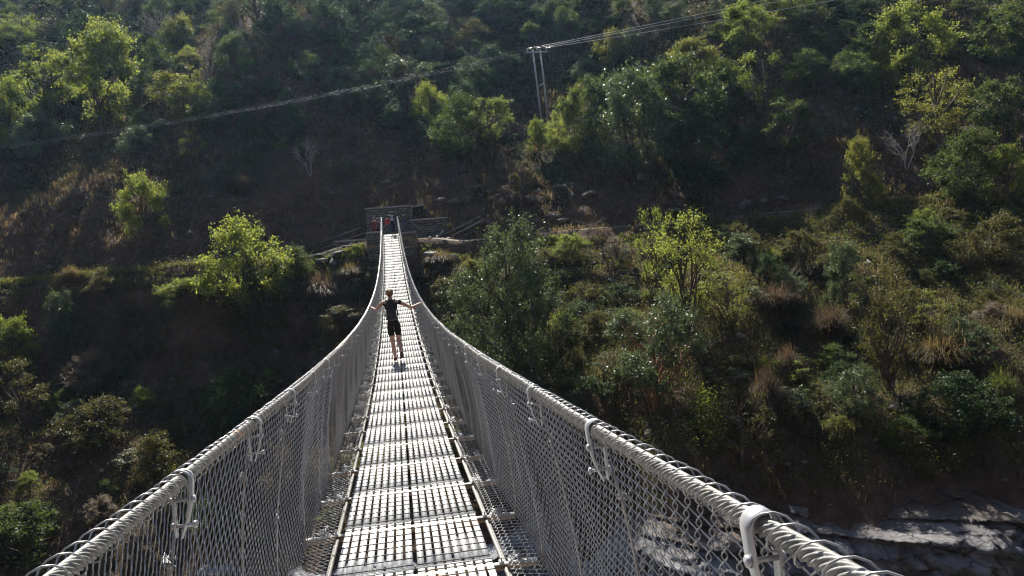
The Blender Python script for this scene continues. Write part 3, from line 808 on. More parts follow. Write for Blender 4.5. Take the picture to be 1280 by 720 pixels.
# ---- plants one can point at in the photograph: (px, base, top, width, shape, kind word, label)
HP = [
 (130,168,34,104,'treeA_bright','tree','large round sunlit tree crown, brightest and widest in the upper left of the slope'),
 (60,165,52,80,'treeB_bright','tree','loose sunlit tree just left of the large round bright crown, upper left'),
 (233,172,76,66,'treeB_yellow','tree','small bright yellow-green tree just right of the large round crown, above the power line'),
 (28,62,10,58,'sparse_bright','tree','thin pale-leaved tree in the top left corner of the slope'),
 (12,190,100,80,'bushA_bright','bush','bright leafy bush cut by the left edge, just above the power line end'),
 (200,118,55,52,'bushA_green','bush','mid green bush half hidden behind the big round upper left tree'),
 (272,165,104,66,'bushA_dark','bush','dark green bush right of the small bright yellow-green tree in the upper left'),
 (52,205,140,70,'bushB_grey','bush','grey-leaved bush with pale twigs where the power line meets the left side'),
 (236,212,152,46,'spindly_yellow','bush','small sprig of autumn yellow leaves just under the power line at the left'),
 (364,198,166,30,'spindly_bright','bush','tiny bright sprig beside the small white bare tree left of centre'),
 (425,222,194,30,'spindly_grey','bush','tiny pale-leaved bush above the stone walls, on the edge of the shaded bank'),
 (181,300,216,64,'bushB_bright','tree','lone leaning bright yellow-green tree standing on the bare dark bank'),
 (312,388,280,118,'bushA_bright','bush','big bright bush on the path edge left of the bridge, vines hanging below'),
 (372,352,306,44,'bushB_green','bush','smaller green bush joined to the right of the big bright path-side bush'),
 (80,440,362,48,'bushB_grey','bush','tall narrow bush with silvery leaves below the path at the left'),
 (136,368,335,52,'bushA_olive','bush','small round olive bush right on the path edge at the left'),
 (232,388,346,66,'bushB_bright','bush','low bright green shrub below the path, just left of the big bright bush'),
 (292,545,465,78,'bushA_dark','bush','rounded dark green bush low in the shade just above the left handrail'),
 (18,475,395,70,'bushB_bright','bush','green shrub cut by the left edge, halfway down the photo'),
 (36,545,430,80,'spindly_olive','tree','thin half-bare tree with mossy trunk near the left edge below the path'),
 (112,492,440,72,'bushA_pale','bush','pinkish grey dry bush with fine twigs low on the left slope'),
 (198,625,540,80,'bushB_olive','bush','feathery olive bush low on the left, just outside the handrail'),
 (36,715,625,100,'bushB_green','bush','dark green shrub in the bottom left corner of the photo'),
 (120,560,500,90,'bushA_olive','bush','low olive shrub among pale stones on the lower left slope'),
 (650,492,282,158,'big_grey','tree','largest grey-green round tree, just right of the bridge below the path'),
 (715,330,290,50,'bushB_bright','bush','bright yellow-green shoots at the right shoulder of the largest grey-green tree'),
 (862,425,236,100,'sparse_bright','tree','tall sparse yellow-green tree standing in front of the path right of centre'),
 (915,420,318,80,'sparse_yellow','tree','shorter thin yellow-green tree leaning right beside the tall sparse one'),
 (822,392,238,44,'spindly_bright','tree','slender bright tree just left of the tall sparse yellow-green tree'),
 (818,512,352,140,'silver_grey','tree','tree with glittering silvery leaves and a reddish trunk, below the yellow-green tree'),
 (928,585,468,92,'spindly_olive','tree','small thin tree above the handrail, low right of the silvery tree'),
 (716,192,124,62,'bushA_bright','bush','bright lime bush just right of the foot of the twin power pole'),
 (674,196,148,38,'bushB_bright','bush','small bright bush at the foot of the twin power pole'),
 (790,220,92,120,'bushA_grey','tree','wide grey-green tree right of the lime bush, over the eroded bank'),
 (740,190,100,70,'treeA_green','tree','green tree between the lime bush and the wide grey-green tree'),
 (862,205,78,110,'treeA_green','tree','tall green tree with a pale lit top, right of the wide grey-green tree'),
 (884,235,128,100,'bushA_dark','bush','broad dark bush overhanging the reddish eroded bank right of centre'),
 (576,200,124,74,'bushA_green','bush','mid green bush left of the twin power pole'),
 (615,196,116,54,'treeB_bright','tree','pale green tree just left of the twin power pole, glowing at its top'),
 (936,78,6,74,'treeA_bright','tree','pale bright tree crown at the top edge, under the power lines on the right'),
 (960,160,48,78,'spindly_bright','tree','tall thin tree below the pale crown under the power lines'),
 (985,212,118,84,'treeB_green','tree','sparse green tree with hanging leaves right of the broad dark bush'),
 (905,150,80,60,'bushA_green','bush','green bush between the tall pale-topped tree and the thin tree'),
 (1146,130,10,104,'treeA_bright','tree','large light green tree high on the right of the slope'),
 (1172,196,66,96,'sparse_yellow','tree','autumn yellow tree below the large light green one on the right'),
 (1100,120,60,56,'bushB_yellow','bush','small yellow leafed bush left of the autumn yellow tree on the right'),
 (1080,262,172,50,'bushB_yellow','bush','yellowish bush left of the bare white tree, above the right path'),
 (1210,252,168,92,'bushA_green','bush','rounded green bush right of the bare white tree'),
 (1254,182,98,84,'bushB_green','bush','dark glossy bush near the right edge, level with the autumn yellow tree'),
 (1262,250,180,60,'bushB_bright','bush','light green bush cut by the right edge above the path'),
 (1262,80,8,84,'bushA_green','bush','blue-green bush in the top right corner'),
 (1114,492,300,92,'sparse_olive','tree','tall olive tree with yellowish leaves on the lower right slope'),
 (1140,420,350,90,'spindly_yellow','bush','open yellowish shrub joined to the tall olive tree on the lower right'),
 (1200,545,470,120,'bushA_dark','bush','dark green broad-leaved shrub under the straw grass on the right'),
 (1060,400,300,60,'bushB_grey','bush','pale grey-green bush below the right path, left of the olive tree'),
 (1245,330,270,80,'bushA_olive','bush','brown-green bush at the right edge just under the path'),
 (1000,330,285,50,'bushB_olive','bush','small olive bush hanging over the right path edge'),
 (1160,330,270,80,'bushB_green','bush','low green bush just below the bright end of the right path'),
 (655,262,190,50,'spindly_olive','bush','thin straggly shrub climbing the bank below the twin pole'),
 (640,262,225,60,'spindly_pale','bush','pale dry shrub on the bank above the largest grey-green tree'),
 (428,415,380,60,'bushB_olive','bush','low olive bush beside the walking woman, outside the left handrail'),
 (560,385,345,54,'bushB_olive','bush','small yellow-brown bush between the right handrail and the large grey-green tree'),
 (590,470,420,70,'bushA_green','bush','pale green shrub peeping over the right handrail under the grey-green tree'),
]
counts = {}
def mkname(shape, word):
    return {'tree': 'broadleaf_tree', 'bush': 'bush'}[word]
for (px, pb, pt, wp, proto, word, lab) in HP:
    P, h, w = at_px(px, pb, pt, wp)
    bark = M['redbark'] if 'reddish trunk' in lab else None
    put_tree(mkname(proto, word), proto, P, h, w, lab, word, bark=bark)
# bare trees
for (px, pb, pt, wp, mat, seed, lab, nm) in (
  (1132,212,136,58,'deadwood',3,'bare white tree with bone-coloured branches among green bushes on the right','bare_tree'),
  (215,72,4,60,'deadwood',5,'bare grey tree at the top edge, above and right of the large round crown','bare_tree'),
  (388,220,168,40,'deadwood',8,'small white bare tree left of centre, beside a tiny bright sprig','bare_tree'),
  (383,60,2,50,'bark',13,'bare brown tree at the top edge, left of the middle','bare_tree'),
  (770,352,272,92,'bark',21,'bare brown bushy shrub standing on the path edge right of the grey-green tree','bare_shrub'),
  (735,300,262,50,'bark',23,'small bare twiggy shrub on the path, left of the larger bare brown one','bare_shrub'),
  (610,310,262,60,'bark',29,'bare twiggy shrub beside the pile of planks','bare_shrub'),
  (60,480,400,50,'bark',31,'bare dark sapling on the left slope under the path','bare_shrub'),
  (545,450,395,50,'bark',37,'bare straggly shrub just over the right handrail beside the woman','bare_shrub'),
  (700,470,380,80,'bark',39,'bare dark stems behind the lower right of the grey-green tree','bare_shrub'),
  (1010,300,235,50,'bark',41,'leafless brown shrub above the right path end of the eroded bank','bare_shrub')):
    P, h, w = at_px(px, pb, pt, wp)
    bare_tree(nm, P, h, w, M[mat], lab, 'tree' if nm == 'bare_tree' else 'bush', seed, depth=5, r0=h * (.016 if nm == 'bare_tree' else .009))
# grass tufts
tm = {k: [tuft_mesh(50 + i + j * 7, n, 1., 1., dr, M[k]) for i, (n, dr) in enumerate(((1200, .85), (900, .6)))] for j, k in enumerate(('tuft', 'pinktuft', 'greentuft'))}
TG = [
 (1180,455,398,96,'tuft','wide arching straw grass tuft spilling over the slope on the right'),
 (1268,412,372,54,'tuft','golden straw grass tuft at the right edge'),
 (1225,440,408,50,'pinktuft','dry brown grass tuft right of the wide arching one'),
 (945,330,304,30,'greentuft','small green grass cushion on the brown mound right of the yellow-green tree'),
 (966,330,304,36,'greentuft','larger green grass cushion on the brown mound right of the yellow-green tree'),
 (968,392,345,76,'pinktuft','pale plume of dry grass under the green cushions'),
 (1010,345,310,60,'pinktuft','reddish dry grass tuft just right of the green cushions'),
 (400,378,330,66,'pinktuft','pinkish dry grass clump on the path edge left of the bridge'),
 (440,345,322,40,'tuft','small straw clump under the left stone block'),
 (550,330,306,50,'tuft','straw coloured clump on the terrace right of the bridge'),
 (585,345,316,44,'tuft','yellow clump beside the large grey-green tree, on the terrace'),
 (520,350,328,40,'pinktuft','brown dry clump close to the right handrail under the terrace'),
 (415,440,384,30,'tuft','tall thin reed plume beside the left handrail'),
 (960,520,440,60,'pinktuft','reddish dead fern clump right of the thin tree'),
 (985,470,420,50,'pinktuft','brown hanging grass above the reddish fern clump'),
 (900,492,470,30,'tuft','pale tuft of fluff in front of the thin tree'),
 (1040,420,370,60,'pinktuft','dull brown grass clump left of the tall olive tree'),
 (1250,500,450,60,'greentuft','green grass tuft at the right edge under the straw one'),
 (1090,250,226,40,'greentuft','light green grass clump beside the yellowish bush above the right path'),
 (300,240,210,50,'pinktuft','dull dry clump on the shaded bank under the power line'),
 (90,350,328,40,'tuft','dry grass tuft leaning over the path at the left'),
]
for (px, pb, pt, wp, k, lab) in TG:
    P, h, w = at_px(px, pb, pt, wp)
    o = link('grass_tuft', rnd.choice(tm[k]), None, (float(P[0]), float(P[1]), float(P[2]) - .1)); o.rotation_euler[2] = rnd.uniform(0, 6)
    o.scale = (w, w, h * 1.15); tag(o, lab, 'grass tuft')
# hanging vines on the bank
def vine(name, x0, x1, y0, y1, n, mat, lab, leaf=.12, seed=1):
    rg = np.random.default_rng(seed); C = []
    for _ in range(n):
        px = rg.uniform(x0, x1); py = y0 + (y1 - y0) * rg.uniform(0, 1) ** 1.2 * (1 - .5 * abs((px - x0) / (x1 - x0) - .5))
        st = np.floor(px / 7) * 7 + 3 + rg.normal() * 1.6
        P = hit(st, py)
        if P is None: continue
        for _ in range(14): C.append(P + rg.normal(size=3) * [.25, .22, .25] + [0, -.6, .2])
    C = np.array(C); c0 = C.mean(0); V, F = leaf_quads(C - c0, leaf, -.1, .6, rg)
    return tag(mesh_obj(name, V, F, mat, loc=tuple(map(float, c0))), lab, 'vine')
vine('hanging_vine', 285, 362, 340, 440, 700, LG['green'], 'curtain of green vines hanging down the bank from the big bright bush')
vine('hanging_vine', 868, 892, 490, 565, 90, LG['bright'], 'narrow strip of vivid green creeper low in the shade above the right handrail', .14, 4)
vine('hanging_vine', 1120, 1200, 540, 600, 130, LG['olive'], 'dark creeper hanging over the top of the grey rock', .13, 6)

# ---- the rest of the bushes, scattered over the slope
auto = []
def too_close(x, y, w):
    return any((x - a) ** 2 + (y - b) ** 2 < (.36 * (w + c)) ** 2 for a, b, c in placed)
def scatter(n, vr, xr, wr, hf, kinds, dens, cap):
    made = 0; tries = 0
    while made < n and tries < n * 40:
        tries += 1
        x = rnd.uniform(*xr); v = rnd.uniform(*vr); y = v - .14 * x
        P = np.array([x, y, float(T(x, y))]); px, py = project(P + [0, 0, 1.2])
        if P @ CF < 5 or not (-25 < px < 1305 and 2 < py < 720): continue
        if rnd.random() > dens(px, py): continue
        w = rnd.uniform(*wr)
        if too_close(x, y, w): continue
        q = hit(px, min(py, 719))
        if q is None or q[1] < y - 4.5: continue       # hidden behind a nearer fold of the slope
        k = kinds(px, py); h = w * rnd.uniform(*hf)
        auto.append((k, P, h, w, float(px), float(py))); placed.append((x, y, w * .9)); made += 1
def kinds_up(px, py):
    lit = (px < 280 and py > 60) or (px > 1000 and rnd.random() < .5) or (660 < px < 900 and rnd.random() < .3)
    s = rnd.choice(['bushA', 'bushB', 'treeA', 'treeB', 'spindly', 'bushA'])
    c = rnd.choices(['green', 'dark', 'grey', 'olive', 'bright', 'yellow'], [4, 4, 1.5, 1.2, 2.2 if lit else .4, 1 if lit else .15])[0]  # sunlit parts get lighter leaves, light painted into the colour
    if 280 < px < 650 and rnd.random() < .7: c = 'dark'  # darker leaves stand in for shade on the upper middle slope
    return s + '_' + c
def dens_up(px, py):
    d = 1.
    if px < 470 and py > 185: d = .06
    if 470 <= px < 640 and py > 205: d = .06
    if px >= 640 and py > 200 + (px > 900) * 40: d = .15
    if 635 < px < 712 and 55 < py < 215: d = 0.
    return d
scatter(190, (76, 124), (-70, 80), (1.9, 5.8), (.7, 1.15), kinds_up, dens_up, 0)
def kinds_lo(px, py):
    s = rnd.choice(['bushA', 'bushB', 'spindly', 'bushA'])
    c = rnd.choices(['green', 'dark', 'grey', 'olive', 'yellow', 'pale', 'bright'], [2, 3, 2.5, 4, 1.2, 1.2, .6])[0]
    return s + '_' + c
def dens_lo(px, py):
    if 185 < px < 470 and py > 375: return .35
    if px > 960 and py > 585: return 0
    if 230 < px < 1000 and py > 560: return .1
    return 1.
scatter(150, (37, 58.8), (-36, 54), (1.1, 2.8), (.55, .95), kinds_lo, dens_lo, 0)

TONE = dict(green='mid green', dark='dark green', grey='grey-green', olive='olive brown', bright='light green', yellow='yellowish', pale='dry pale')
SHAPE = dict(bushA='rounded', bushB='uneven', treeA='broad', treeB='narrow', spindly='thin')
def zone(px, py):
    for lim, r in ((60, 'at the top edge'), (125, 'high on the slope'), (215, 'at mid slope'), (300, 'on the bank'), (370, 'just below the path'), (470, 'on the lower slope'), (999, 'above the cliff')):
        if py < lim: break
    up = ((110, 'far left'), (230, 'near the big round tree'), (350, 'over the vine-hung bush'), (450, 'left of the bridge'), (540, 'over the bridge'), (650, 'left of the pole'), (730, 'near the pole'),
          (830, 'near the wide grey-green tree'), (920, 'right of the lime bush'), (1020, 'over the green cushions'), (1110, 'left of bare white tree'), (1190, 'right of bare white tree'), (1400, 'near right edge'))
    dn = ((110, 'far left'), (240, 'left of the vine-hung bush'), (450, 'near the vine-hung bush'), (560, 'beside the bridge'), (720, 'near the grey-green tree'), (790, 'by the brown bare shrub'),
          (900, 'by the sparse yellow tree'), (1020, 'by the green cushions'), (1090, 'left of the olive tree'), (1190, 'near the tall olive tree'), (1400, 'near right edge'))
    for lim, c in (up if py < 300 else dn):
        if px < lim: break
    return r + ', ' + c
byl = {}
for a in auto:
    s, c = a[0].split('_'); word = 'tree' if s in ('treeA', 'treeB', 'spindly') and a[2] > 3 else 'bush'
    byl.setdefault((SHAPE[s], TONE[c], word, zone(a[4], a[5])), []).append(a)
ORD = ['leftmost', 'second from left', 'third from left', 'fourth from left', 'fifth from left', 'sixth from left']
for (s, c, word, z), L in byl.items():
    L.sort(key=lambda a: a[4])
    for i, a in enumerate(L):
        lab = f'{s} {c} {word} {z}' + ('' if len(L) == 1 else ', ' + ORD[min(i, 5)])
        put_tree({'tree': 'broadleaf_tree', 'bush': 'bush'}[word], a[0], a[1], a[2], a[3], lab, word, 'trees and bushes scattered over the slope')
        placed.pop()

# ---- ground cover nobody could count
def cover(name, n, vr, xr, per, spread, size, mat, kind, dens, seed, tall=.5):
    rg = np.random.default_rng(seed)
    x = rg.uniform(*xr, n * 3); v = rg.uniform(*vr, n * 3); y = v - .14 * x
    z = T(x, y); P = np.stack([x, y, z], -1); d = P @ CF
    px, py = project(P)
    ok = (d > 5) & (px > -90) & (px < 1370) & (py < 760) & (py > -60)
    ok &= rg.random(len(x)) < dens(x, v, px, py)
    P = P[ok][:n]; d = d[ok][:n]
    m = len(P)
    sc = rg.uniform(.5, 1.5, m)
    if kind == 'leaf':
        C = np.repeat(P, per, 0); s = np.repeat(sc, per); g = rg.normal(size=(len(C), 3)) * [spread, spread, spread * tall]
        g[:, 2] = np.abs(g[:, 2]); C = C + g * s[:, None]
        V, F = leaf_quads(C, size * np.repeat(d, per), .4, .6, rg)
    else:
        C = np.repeat(P, per, 0); s = np.repeat(sc, per); q = len(C)
        b = C + rg.normal(size=(q, 3)) * [spread * .35, spread * .35, .02]
        a = rg.uniform(0, 6.283, q); ln = spread * s * rg.uniform(.5, 1.3, q); le = rg.uniform(.1, .9, q)
        tip = b + np.stack([np.cos(a) * ln * le, np.sin(a) * ln * le, ln * (1 - .45 * le)], -1)
        mid = b + (tip - b) * .55 + np.stack([np.zeros(q), np.zeros(q), ln * .16], -1)
        w = (size * np.repeat(d, per))[:, None] * .5 * np.stack([-np.sin(a), np.cos(a), np.zeros(q)], -1)
        V = np.stack([b - w, b + w, mid + w * .7, mid - w * .7, tip], 1).reshape(-1, 3)
        i = np.arange(q)[:, None] * 5
        F = [np.concatenate([i, i + 1, i + 2, i + 3], 1), np.concatenate([i + 3, i + 2, i + 4], 1)]
    tag(mesh_obj(name, V, F, mat), kind='stuff')
def d_green(x, v, px, py):
    d = .55 + .45 * noise2(x * .12, v * .12, 301)
    bank = np.exp(-((v - 69) / 5.) ** 4) * np.where(px < 640, 1, .7)
    d = d * (1 - .88 * bank)
    cl = sstep(-34, -24, x) * (1 - sstep(-5, -2, x)) * (v < 60) * (v > 40)
    d = d * (1 - .55 * cl) * (1 - .97 * np.exp(-((v - 62.6) / 1.25) ** 4)) * (v > 43.5 - 8.5 * rmask(x))
    d = np.where((v < 60), d * (1 + 1.3 * rmask(x)) + .12 * rmask(x), d)
    d = np.where((abs(x) < 6) & (v > 60) & (v < 67), 0, d)
    return d
cover('undergrowth', 31000, (61, 142), (-75, 90), 16, .42, .0021, M['scrub_shaded'], 'leaf', d_green, 401, .7)
cover('undergrowth', 25000, (35.5, 61), (-44, 58), 20, .28, .0021, M['leaf_litter'], 'leaf', d_green, 402, .8)
def d_dry(x, v, px, py):
    return .3 + .6 * (noise2(x * .16 + 9, v * .16, 311) > 0) * (v > 43 - 8 * rmask(x)) * (1 - .95 * np.exp(-((v - 62.6) / 1.2) ** 4)) - .3 * ((abs(x) < 6) & (v > 60) & (v < 67)) - .3 * (v < 43 - 8 * rmask(x))
cover('dry_grass', 17000, (35, 100), (-60, 78), 12, .5, .00075, M['dry_grass'], 'blade', d_dry, 403)
# bright fringe of grass along the outer edge of the path
cover('path_edge_grass', 4200, (60.2, 61.4), (-38, 56), 14, .26, .0009, M['greentuft'], 'blade', lambda x, v, px, py: np.where(np.abs(x) < 2.2, 0, .55 + .45 * noise2(x * .4, v, 5)), 404)
# litter of stones too small to count
def pebbles(n, seed):
    rg = np.random.default_rng(seed); x = rg.uniform(-38, 56, n * 2); v = rg.uniform(34, 76, n * 2)
    k = rg.random(n * 2) < .15 + .6 * (noise2(x * .15, v * .15, 77) > .15); x = x[k][:n]; v = v[k][:n]; y = v - .14 * x
    P = np.stack([x, y, T(x, y)], -1); m = len(P)
    s = rg.uniform(.05, .22, m) * (1 + 1.2 * (rg.random(m) < .06))
    base = np.array([[1, 0, 0], [0, 1, 0], [-1, 0, 0], [0, -1, 0], [0, 0, .6], [0, 0, -.6]])
    B = base[None] * (1 + .45 * rg.normal(size=(m, 6, 1))) * s[:, None, None] + P[:, None, :]
    f = np.array([[0, 1, 4], [1, 2, 4], [2, 3, 4], [3, 0, 4], [1, 0, 5], [2, 1, 5], [3, 2, 5], [0, 3, 5]])
    F = (np.arange(m)[:, None, None] * 6 + f[None]).reshape(-1, 3)
    tag(mesh_obj('rubble', B.reshape(-1, 3), F, M['stone']), kind='stuff')
pebbles(5200, 9)

def at_y(px, py, y):
    d = ray(px, py); return d * (y / d[1])
M['wallstone'] = masonry_mat('rubble_masonry', (.15, .14, .125), (.25, .23, .205), (.07, .065, .06), .42, .2)
M['capstone'] = simple_mat('cap_concrete', (.36, .35, .33), .9, var=.3, scale=4, bump=.4)
M['dim_cap'] = M['capstone']
M['timber'] = simple_mat('weathered_timber', (.30, .28, .25), .8, var=.35, scale=3, bump=.3)
M['sheet'] = simple_mat('pale_sheet', (.55, .55, .54), .6, var=.15, scale=3)
def wall(name, x0, x1, y, z0, z1, th, lab, cat, cap=True, mat='wallstone'):
    e = tag(empty(name, ((x0 + x1) / 2, y, z0)), lab, cat)
    mb = MB(); w = x1 - x0; n = max(2, int(w / .4)); m = max(2, int((z1 - z0) / .3)); rg = np.random.default_rng(int(abs(x0 * 100)) + 3)
    # rough-hewn faces: a grid of slightly uneven stones front, plain core
    mb.box((0, 0, (z1 - z0) / 2), (w - .06, th - .08, z1 - z0))
    bw, bh = .45, .24
    r = 0; z = 0
    while z < z1 - z0 - .05:
        hh = min(bh * rg.uniform(.8, 1.2), z1 - z0 - z); x = -w / 2
        while x < w / 2 - .05:
            ww = min(bw * rg.uniform(.6, 1.4), w / 2 - x)
            mb.box((x + ww / 2, 0, z + hh / 2), (ww - .025, th + rg.uniform(-.02, .06), hh - .025)); x += ww
        z += hh
    mb.build('masonry', M[mat], e)
    if cap:
        c = MB(); c.box((0, 0, z1 - z0 + .05), (w + .12, th + .14, .10)); c.build('coping', M['capstone'], e)
    return e
a = at_y(460, 300, 66.6); b = at_y(515, 258, 66.6)
wall('stone_wall', a[0], b[0], 66.6, 3.3, float(b[2]) , .6, 'tall stone retaining wall behind the group at the bridge head', 'wall')
a = at_y(516, 300, 65.6); b = at_y(558, 273, 65.6)
wall('stone_wall', a[0], b[0], 65.6, 3.0, float(b[2]), .55, 'lower long stone wall right of the bridge head, planks beside it', 'wall')
a = at_y(459.5, 306, 60.7); b = at_y(474.2, 291, 60.7)
wall('stone_pier', a[0], b[0] - .02, 60.9, 2.4, float(b[2]), 1.0, 'square stone pier under the left handrail end', 'pier')
a = at_y(503.5, 306, 60.7); b = at_y(519, 291, 60.7)
wall('stone_pier', a[0] + .02, b[0], 60.9, 2.4, float(b[2]), 1.0, 'square stone pier under the right handrail end', 'pier')
a = at_y(418, 312, 63.6); b = at_y(458, 299, 63.6)
wall('stone_wall', a[0], b[0], 64.6, 3.0, float(b[2]), .5, 'low dark stone wall left of the bridge head', 'wall')
# paved landing
e = mesh_obj('landing', [(-1.9, 60.4, 4.26), (1.9, 60.4, 4.26), (2.2, 66.2, 4.24), (-2.2, 66.2, 4.24), (-1.9, 60.4, 3.2), (1.9, 60.4, 3.2), (2.2, 66.2, 3.2), (-2.2, 66.2, 3.2)],
             [(0, 1, 2, 3), (0, 4, 5, 1), (1, 5, 6, 2), (3, 7, 4, 0)], M['path']); tag(e, kind='structure')
# handrail posts at the bridge end
for s in (-1, 1):
    mb = MB(); mb.tube([(s * .61, Y1 + .1, dz(Y1) - 1), (s * .61, Y1 + .1, dz(Y1) + 1.25)], .05, 8); bl(mb, 'end_post', M['beam'], True)
# little lean-to
P0 = at_y(522, 272, 67.5)
sh = tag(empty('lean_to', tuple(map(float, P0 - [0, 0, .3]))), 'small dark shelter with a pale sloping roof board beside the tall wall', 'shelter')
mb = MB(); mb.box((0, 0, .55), (.9, .7, 1.3)); mb.build('wall', simple_mat('dark_boards', (.03, .028, .026), .9), sh)
mb = MB(); mb.box((0.05, -.1, 1.26), (1.15, 1.0, .05), Matrix.Rotation(R(-10), 3, 'Y')); mb.build('roof', M['sheet'], sh)
# planks and slabs lying against the bank
def plank(px0, py0, px1, py1, y, w, lab, mat='timber', grp=None):
    a = at_y(px0, py0, y); b = at_y(px1, py1, y - .25)
    mb = MB(); d = b - a; L = np.linalg.norm(d); mb.box((0, 0, 0), (L, w, .05))
    o = mb.build('plank', M[mat], None, False)
    o.location = tuple(map(float, (a + b) / 2)); o.rotation_mode = 'QUATERNION'; o.rotation_quaternion = Vector(d).to_track_quat('X', 'Z')
    tag(o, lab, 'plank', grp)
for i, (x0, y0, x1, y1, w, t) in enumerate(((562, 296, 602, 276, .28, 'widest pale'), (556, 292, 590, 277, .2, 'narrow weathered'), (568, 300, 596, 288, .22, 'lowest grey'), (548, 296, 554, 288, .3, 'short upright white'), (585, 283, 612, 272, .18, 'farthest right thin'), (566, 287, 600, 270, .16, 'topmost dark'))):
    plank(x0, y0, x1, y1, 64.9 + .1 * i, w, t + ' plank leaning on the bank right of the low stone wall', 'sheet' if 'white' in t or 'widest' in t else 'timber')
for i, (x0, y0, x1, y1, w, t) in enumerate(((400, 303, 452, 284, .2, 'upper long'), (402, 311, 455, 291, .22, 'middle'), (405, 316, 458, 302, .25, 'lower broad'))):
    plank(x0, y0, x1, y1, 66.2 - .2 * i, w, t + ' weathered plank slanting down the bank left of the bridge head')
# boulders
BO = [
 (690,271,14,'small white slab on the path right of the bridge'), (705,276,20,'bright white slab on the path right of the bridge'), (722,279,12,'little pale stone at the path edge'),
 (598,236,26,'pale slab lying on the bank above the stone walls'), (612,240,16,'grey stone just right of the pale bank slab'),
 (803,222,22,'grey boulder stuck high in the eroded bank'), (700,236,30,'large dull boulder in the bank below the twin pole'), (735,245,24,'brown boulder in the eroded bank centre'),
 (980,248,22,'pale boulder beside the right path'), (955,252,16,'smaller pale stone left of the boulder beside the right path'), (1002,258,14,'flat stone lying on the right path'),
 (900,212,22,'reddish boulder high in the eroded bank'), (32,418,12,'white stone on the slope at the far left'), (34,600,18,'white slab low at the left edge'), (60,604,10,'small white chip right of the low white slab'),
 (14,603,12,'pale stone beside the low white slab, nearer the edge'), (345,439,16,'pale boulder in the shaded bank left of the handrail'), (185,495,10,'small pale stone on the lower left slope'),
 (470,335,18,'grey block under the left handrail end'), (425,318,20,'broad flat rock on the path left of the bridge'), (402,326,16,'tan rock at the path edge left of the bridge'),
 (540,318,26,'flat stone on the terrace right of the bridge'), (565,322,20,'rounded stone on the terrace near the large tree'), (745,330,16,'pale stone below the path by the bare shrub'),
 (765,352,14,'white stone below the bare brown shrub'), (790,395,18,'grey stone among the silvery leaves'), (1000,640,34,'jutting grey block of the cliff above the right handrail'),
 (660,250,20,'dark boulder on the bank by the straggly shrub'), (840,262,26,'long grey boulder at the foot of the eroded bank'), (870,268,18,'grey stone at the foot of the eroded bank'),
 (930,256,24,'angular stone left of the right path'), (640,300,14,'small stone above the large grey-green tree'),
]
for i, (px, py, w, lab) in enumerate(BO):
    P = hit(px, py); d = float(P @ CF); w_ = w * d / FPX
    o = link('boulder', rocks[i % 5], None, tuple(map(float, P))); o.scale = (w_ * 1.1, w_ * rnd.uniform(.7, 1.1), w_ * rnd.uniform(.6, .95)); o.rotation_euler = (rnd.uniform(-.3, .3), rnd.uniform(-.3, .3), rnd.uniform(0, 6))
    tag(o, lab, 'boulder')

# twin power pole and its wires
M['pole'] = simple_mat('pole_concrete', (.42, .41, .39), .7, var=.15, scale=2)
M['insul'] = simple_mat('insulator_ceramic', (.45, .42, .4), .3, var=.1, scale=3)
M['pwire'] = simple_mat('aluminium_wire', (.26, .26, .26), .5, metal=.3, var=.05)
M['bright_wire'] = simple_mat('new_aluminium_wire', (.55, .55, .54), .4, metal=.3, var=.05)  # paler wire for the spans running right
Pb = hit(683.5, 150); dpt = float(Pb @ CF)
def at_d(px, py, d):
    r_ = ray(px, py); return r_ * (d / float(r_ @ CF))
tl = at_d(666, 62, dpt); tr_ = at_d(675.5, 62.5, dpt); bl_ = at_d(676.5, 147, dpt); br_ = at_d(685, 149, dpt)
pe = tag(empty('power_pole', tuple(map(float, bl_))), 'twin-legged grey power pole joined by a brace, standing on the slope', 'power pole')
def loc(p): return np.asarray(p) - bl_
for (t, b) in ((tl, bl_), (tr_, br_)):
    b2 = b.copy(); b2[2] = min(b2[2], float(T(b[0], b[1])) - .4)
    mb = MB(); mb.tube([loc(b2), loc((t + b) / 2), loc(t)], [.115, .095, .075], 10); mb.build('post', M['pole'], pe, True)
ux = (tr_ - tl) / np.linalg.norm(tr_ - tl)
mb = MB(); c = (tl + tr_) / 2 - [0, 0, .25]; mb.box(loc(c), (2.3, .12, .14)); mb.build('crossarm', M['pole'], pe)
mb = MB(); mb.tube([loc(bl_ * .56 + tl * .44), loc(br_ * .47 + tr_ * .53)], .06, 6); mb.build('brace', M['pole'], pe)
ins = []
for k, xx in enumerate((-1.0, .05, 1.05)):
    p = c + np.array([xx, 0, .1]); mb = MB()
    mb.tube([loc(p), loc(p + [0, 0, .14]), loc(p + [0, 0, .15]), loc(p + [0, 0, .26]), loc(p + [0, 0, .34])], [.03, .03, .09, .075, .03], 8); mb.build('insulator', M['insul'], pe, True); ins.append(p + [0, 0, .33])
def span(a, b, sag, lab):
    t = np.linspace(0, 1, 60)[:, None]; P = a * (1 - t) + b * t; P[:, 2] -= sag * 4 * (t * (1 - t))[:, 0]
    o_ = a.copy(); mb = MB(); mb.tube(P - o_, .0062 if 'left' in lab else .017, 5); o = mb.build('power_line', M['pwire' if 'left' in lab else 'bright_wire'], None, True, tuple(map(float, o_))); tag(o, lab, 'power line')
rt = [at_d(1070, -25, 78), at_d(1085, -22, 78), at_d(1110, -12, 78)]
for k, (w_, lab) in enumerate((('upper', 'upper of the three power lines running right from the twin pole'), ('middle', 'middle one of the three power lines running right from the twin pole'), ('lower', 'lowest of the three power lines running right from the twin pole'))):
    span(ins[k], rt[k], .15, lab)
lt = [at_d(-40, 188, 56), at_d(-40, 190, 56), at_d(-40, 191.5, 55.8)]
